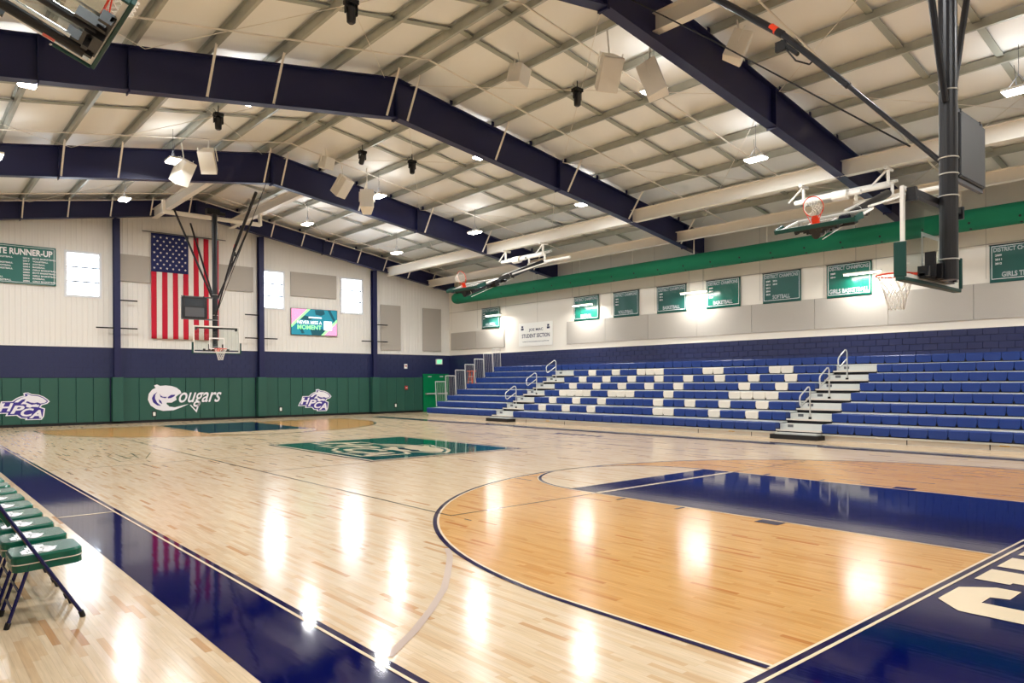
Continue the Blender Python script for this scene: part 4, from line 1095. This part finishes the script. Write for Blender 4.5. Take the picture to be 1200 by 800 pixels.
# ------------------------------------------------------------------ speakers and stage lights under the roof
def speaker(loc, rz, tilt, size, lab, rod=None):
    g = empty('speaker', label=lab, cat='speaker', group=None)
    g.matrix_world = Matrix.Translation(loc) @ Matrix.Rotation(rz, 4, 'Z') @ Matrix.Rotation(tilt, 4, 'X')
    w_, d_, h_ = size
    MB().prism([(-w_/2, -d_/2), (w_/2, -d_/2), (w_/2*.62, d_/2), (-w_/2*.62, d_/2)], -h_/2, h_/2).build('cabinet', 'creamsteel', g, bevel=.015)
    MB().box(-w_/2+.02, w_/2-.02, -d_/2-.01, -d_/2, -h_/2+.02, h_/2-.02).build('grille', 'whitemetal', g)
    inv = g.matrix_world.inverted()
    top = Vector((loc[0], loc[1], ztop(loc[0])+.02))
    MB().tube((0, 0, h_*.3), inv @ top, .018, 8).bar((-w_/2-.02, 0, 0), (-w_/2-.02, 0, h_/2+.05), .03, .01).bar((w_/2+.02, 0, 0), (w_/2+.02, 0, h_/2+.05), .03, .01).build('bracket', 'whitemetal', g)
    return g
speaker((5.35, 21.3, 8.72), math.radians(-35), math.radians(35), (.5, .45, .72), 'cream loudspeaker left of the ridge before the third rafter, upper one')
speaker((4.72, 21.95, 8.41), math.radians(30), math.radians(30), (.5, .45, .8), 'cream loudspeaker directly below the lit lamp, left of the ridge')
speaker((9.95, 21.3, 8.72), math.radians(25), math.radians(38), (.5, .45, .72), 'cream loudspeaker right of the ridge before the third rafter, upper one')
speaker((10.75, 20.9, 8.20), math.radians(-30), math.radians(-25), (.5, .45, .8), 'cream loudspeaker right of the ridge, beside the lit lamp')
speaker((9.9, 8.6, 8.6), math.radians(-25), math.radians(35), (.5, .45, .75), 'cream loudspeaker behind the nearest rafter, left one')
speaker((10.24, 7.62, 8.21), math.radians(30), math.radians(-20), (.5, .45, .75), 'cream loudspeaker behind the nearest rafter, right one by the lamp')
speaker((11.3, 6.2, 8.75), math.radians(35), math.radians(25), (.45, .4, .6), 'cream loudspeaker on the near side of the nearest rafter')
speaker((9.25, 10.9, 9.12), math.radians(20), math.radians(15), (.5, .4, .45), 'pale cream box speaker close under the ridge before the second rafter')
speaker((9.0, 20.6, 9.2), math.radians(20), math.radians(15), (.45, .4, .4), 'small pale cream box speaker close under the ridge, third rafter bay')
def stage_light(loc, lab, tilt=0, rz=0):
    g = empty('stage_light', loc, rz, label=lab, cat='spotlight')
    z = ztop(loc[0])-loc[2]
    b = Matrix.Rotation(tilt, 4, 'X')
    vs = MB()
    for (z0, r0), (z1, r1) in (((-.20, .05), (-.17, .085)), ((-.17, .085), (.02, .095)), ((.02, .095), (.10, .10)), ((.10, .10), (.16, .07))):
        n = 14; vs.add([(r0*math.cos(2*PI*i/n), r0*math.sin(2*PI*i/n), z0) for i in range(n)] + [(r1*math.cos(2*PI*i/n), r1*math.sin(2*PI*i/n), z1) for i in range(n)], [(i, (i+1) % n, n+(i+1) % n, n+i) for i in range(n)], b)
    vs.add([(.05*math.cos(2*PI*i/14), .05*math.sin(2*PI*i/14), -.20) for i in range(14)], [tuple(range(14))], b)
    vs.build('lamp_body', 'blackmetal', g)
    MB().box(-.12, .12, -.10, .10, .17, .25).box(-.13, -.105, -.03, .03, -.02, .25).box(.105, .13, -.03, .03, -.02, .25).build('yoke', 'black', g)
    MB().tube((0, 0, .25), (0, 0, max(.3, z)), .014, 8).tube((-.02, 0, .25), (-.12, .04, max(.3, z)*.8), .006, 5).build('hanger', 'blackmetal', g)
    return g
for loc, lab, tl in (((4.45, 10.3, 8.80), 'black stage light hanging before the second rafter, top of the picture', 0), ((4.5, 17.9, 8.80), 'black stage light hanging between rafters above the left emblem', 0), ((11.0, 10.6, 8.90), 'black stage light hanging right of the ridge near the nearest rafter', 0),
                     ((9.6, 19.15, 9.12), 'black stage light tilted sideways, right of the ridge', .6), ((11.0, 18.3, 8.88), 'black stage light hanging upright, right of the tilted one', 0)):
    stage_light(loc, lab, tl)
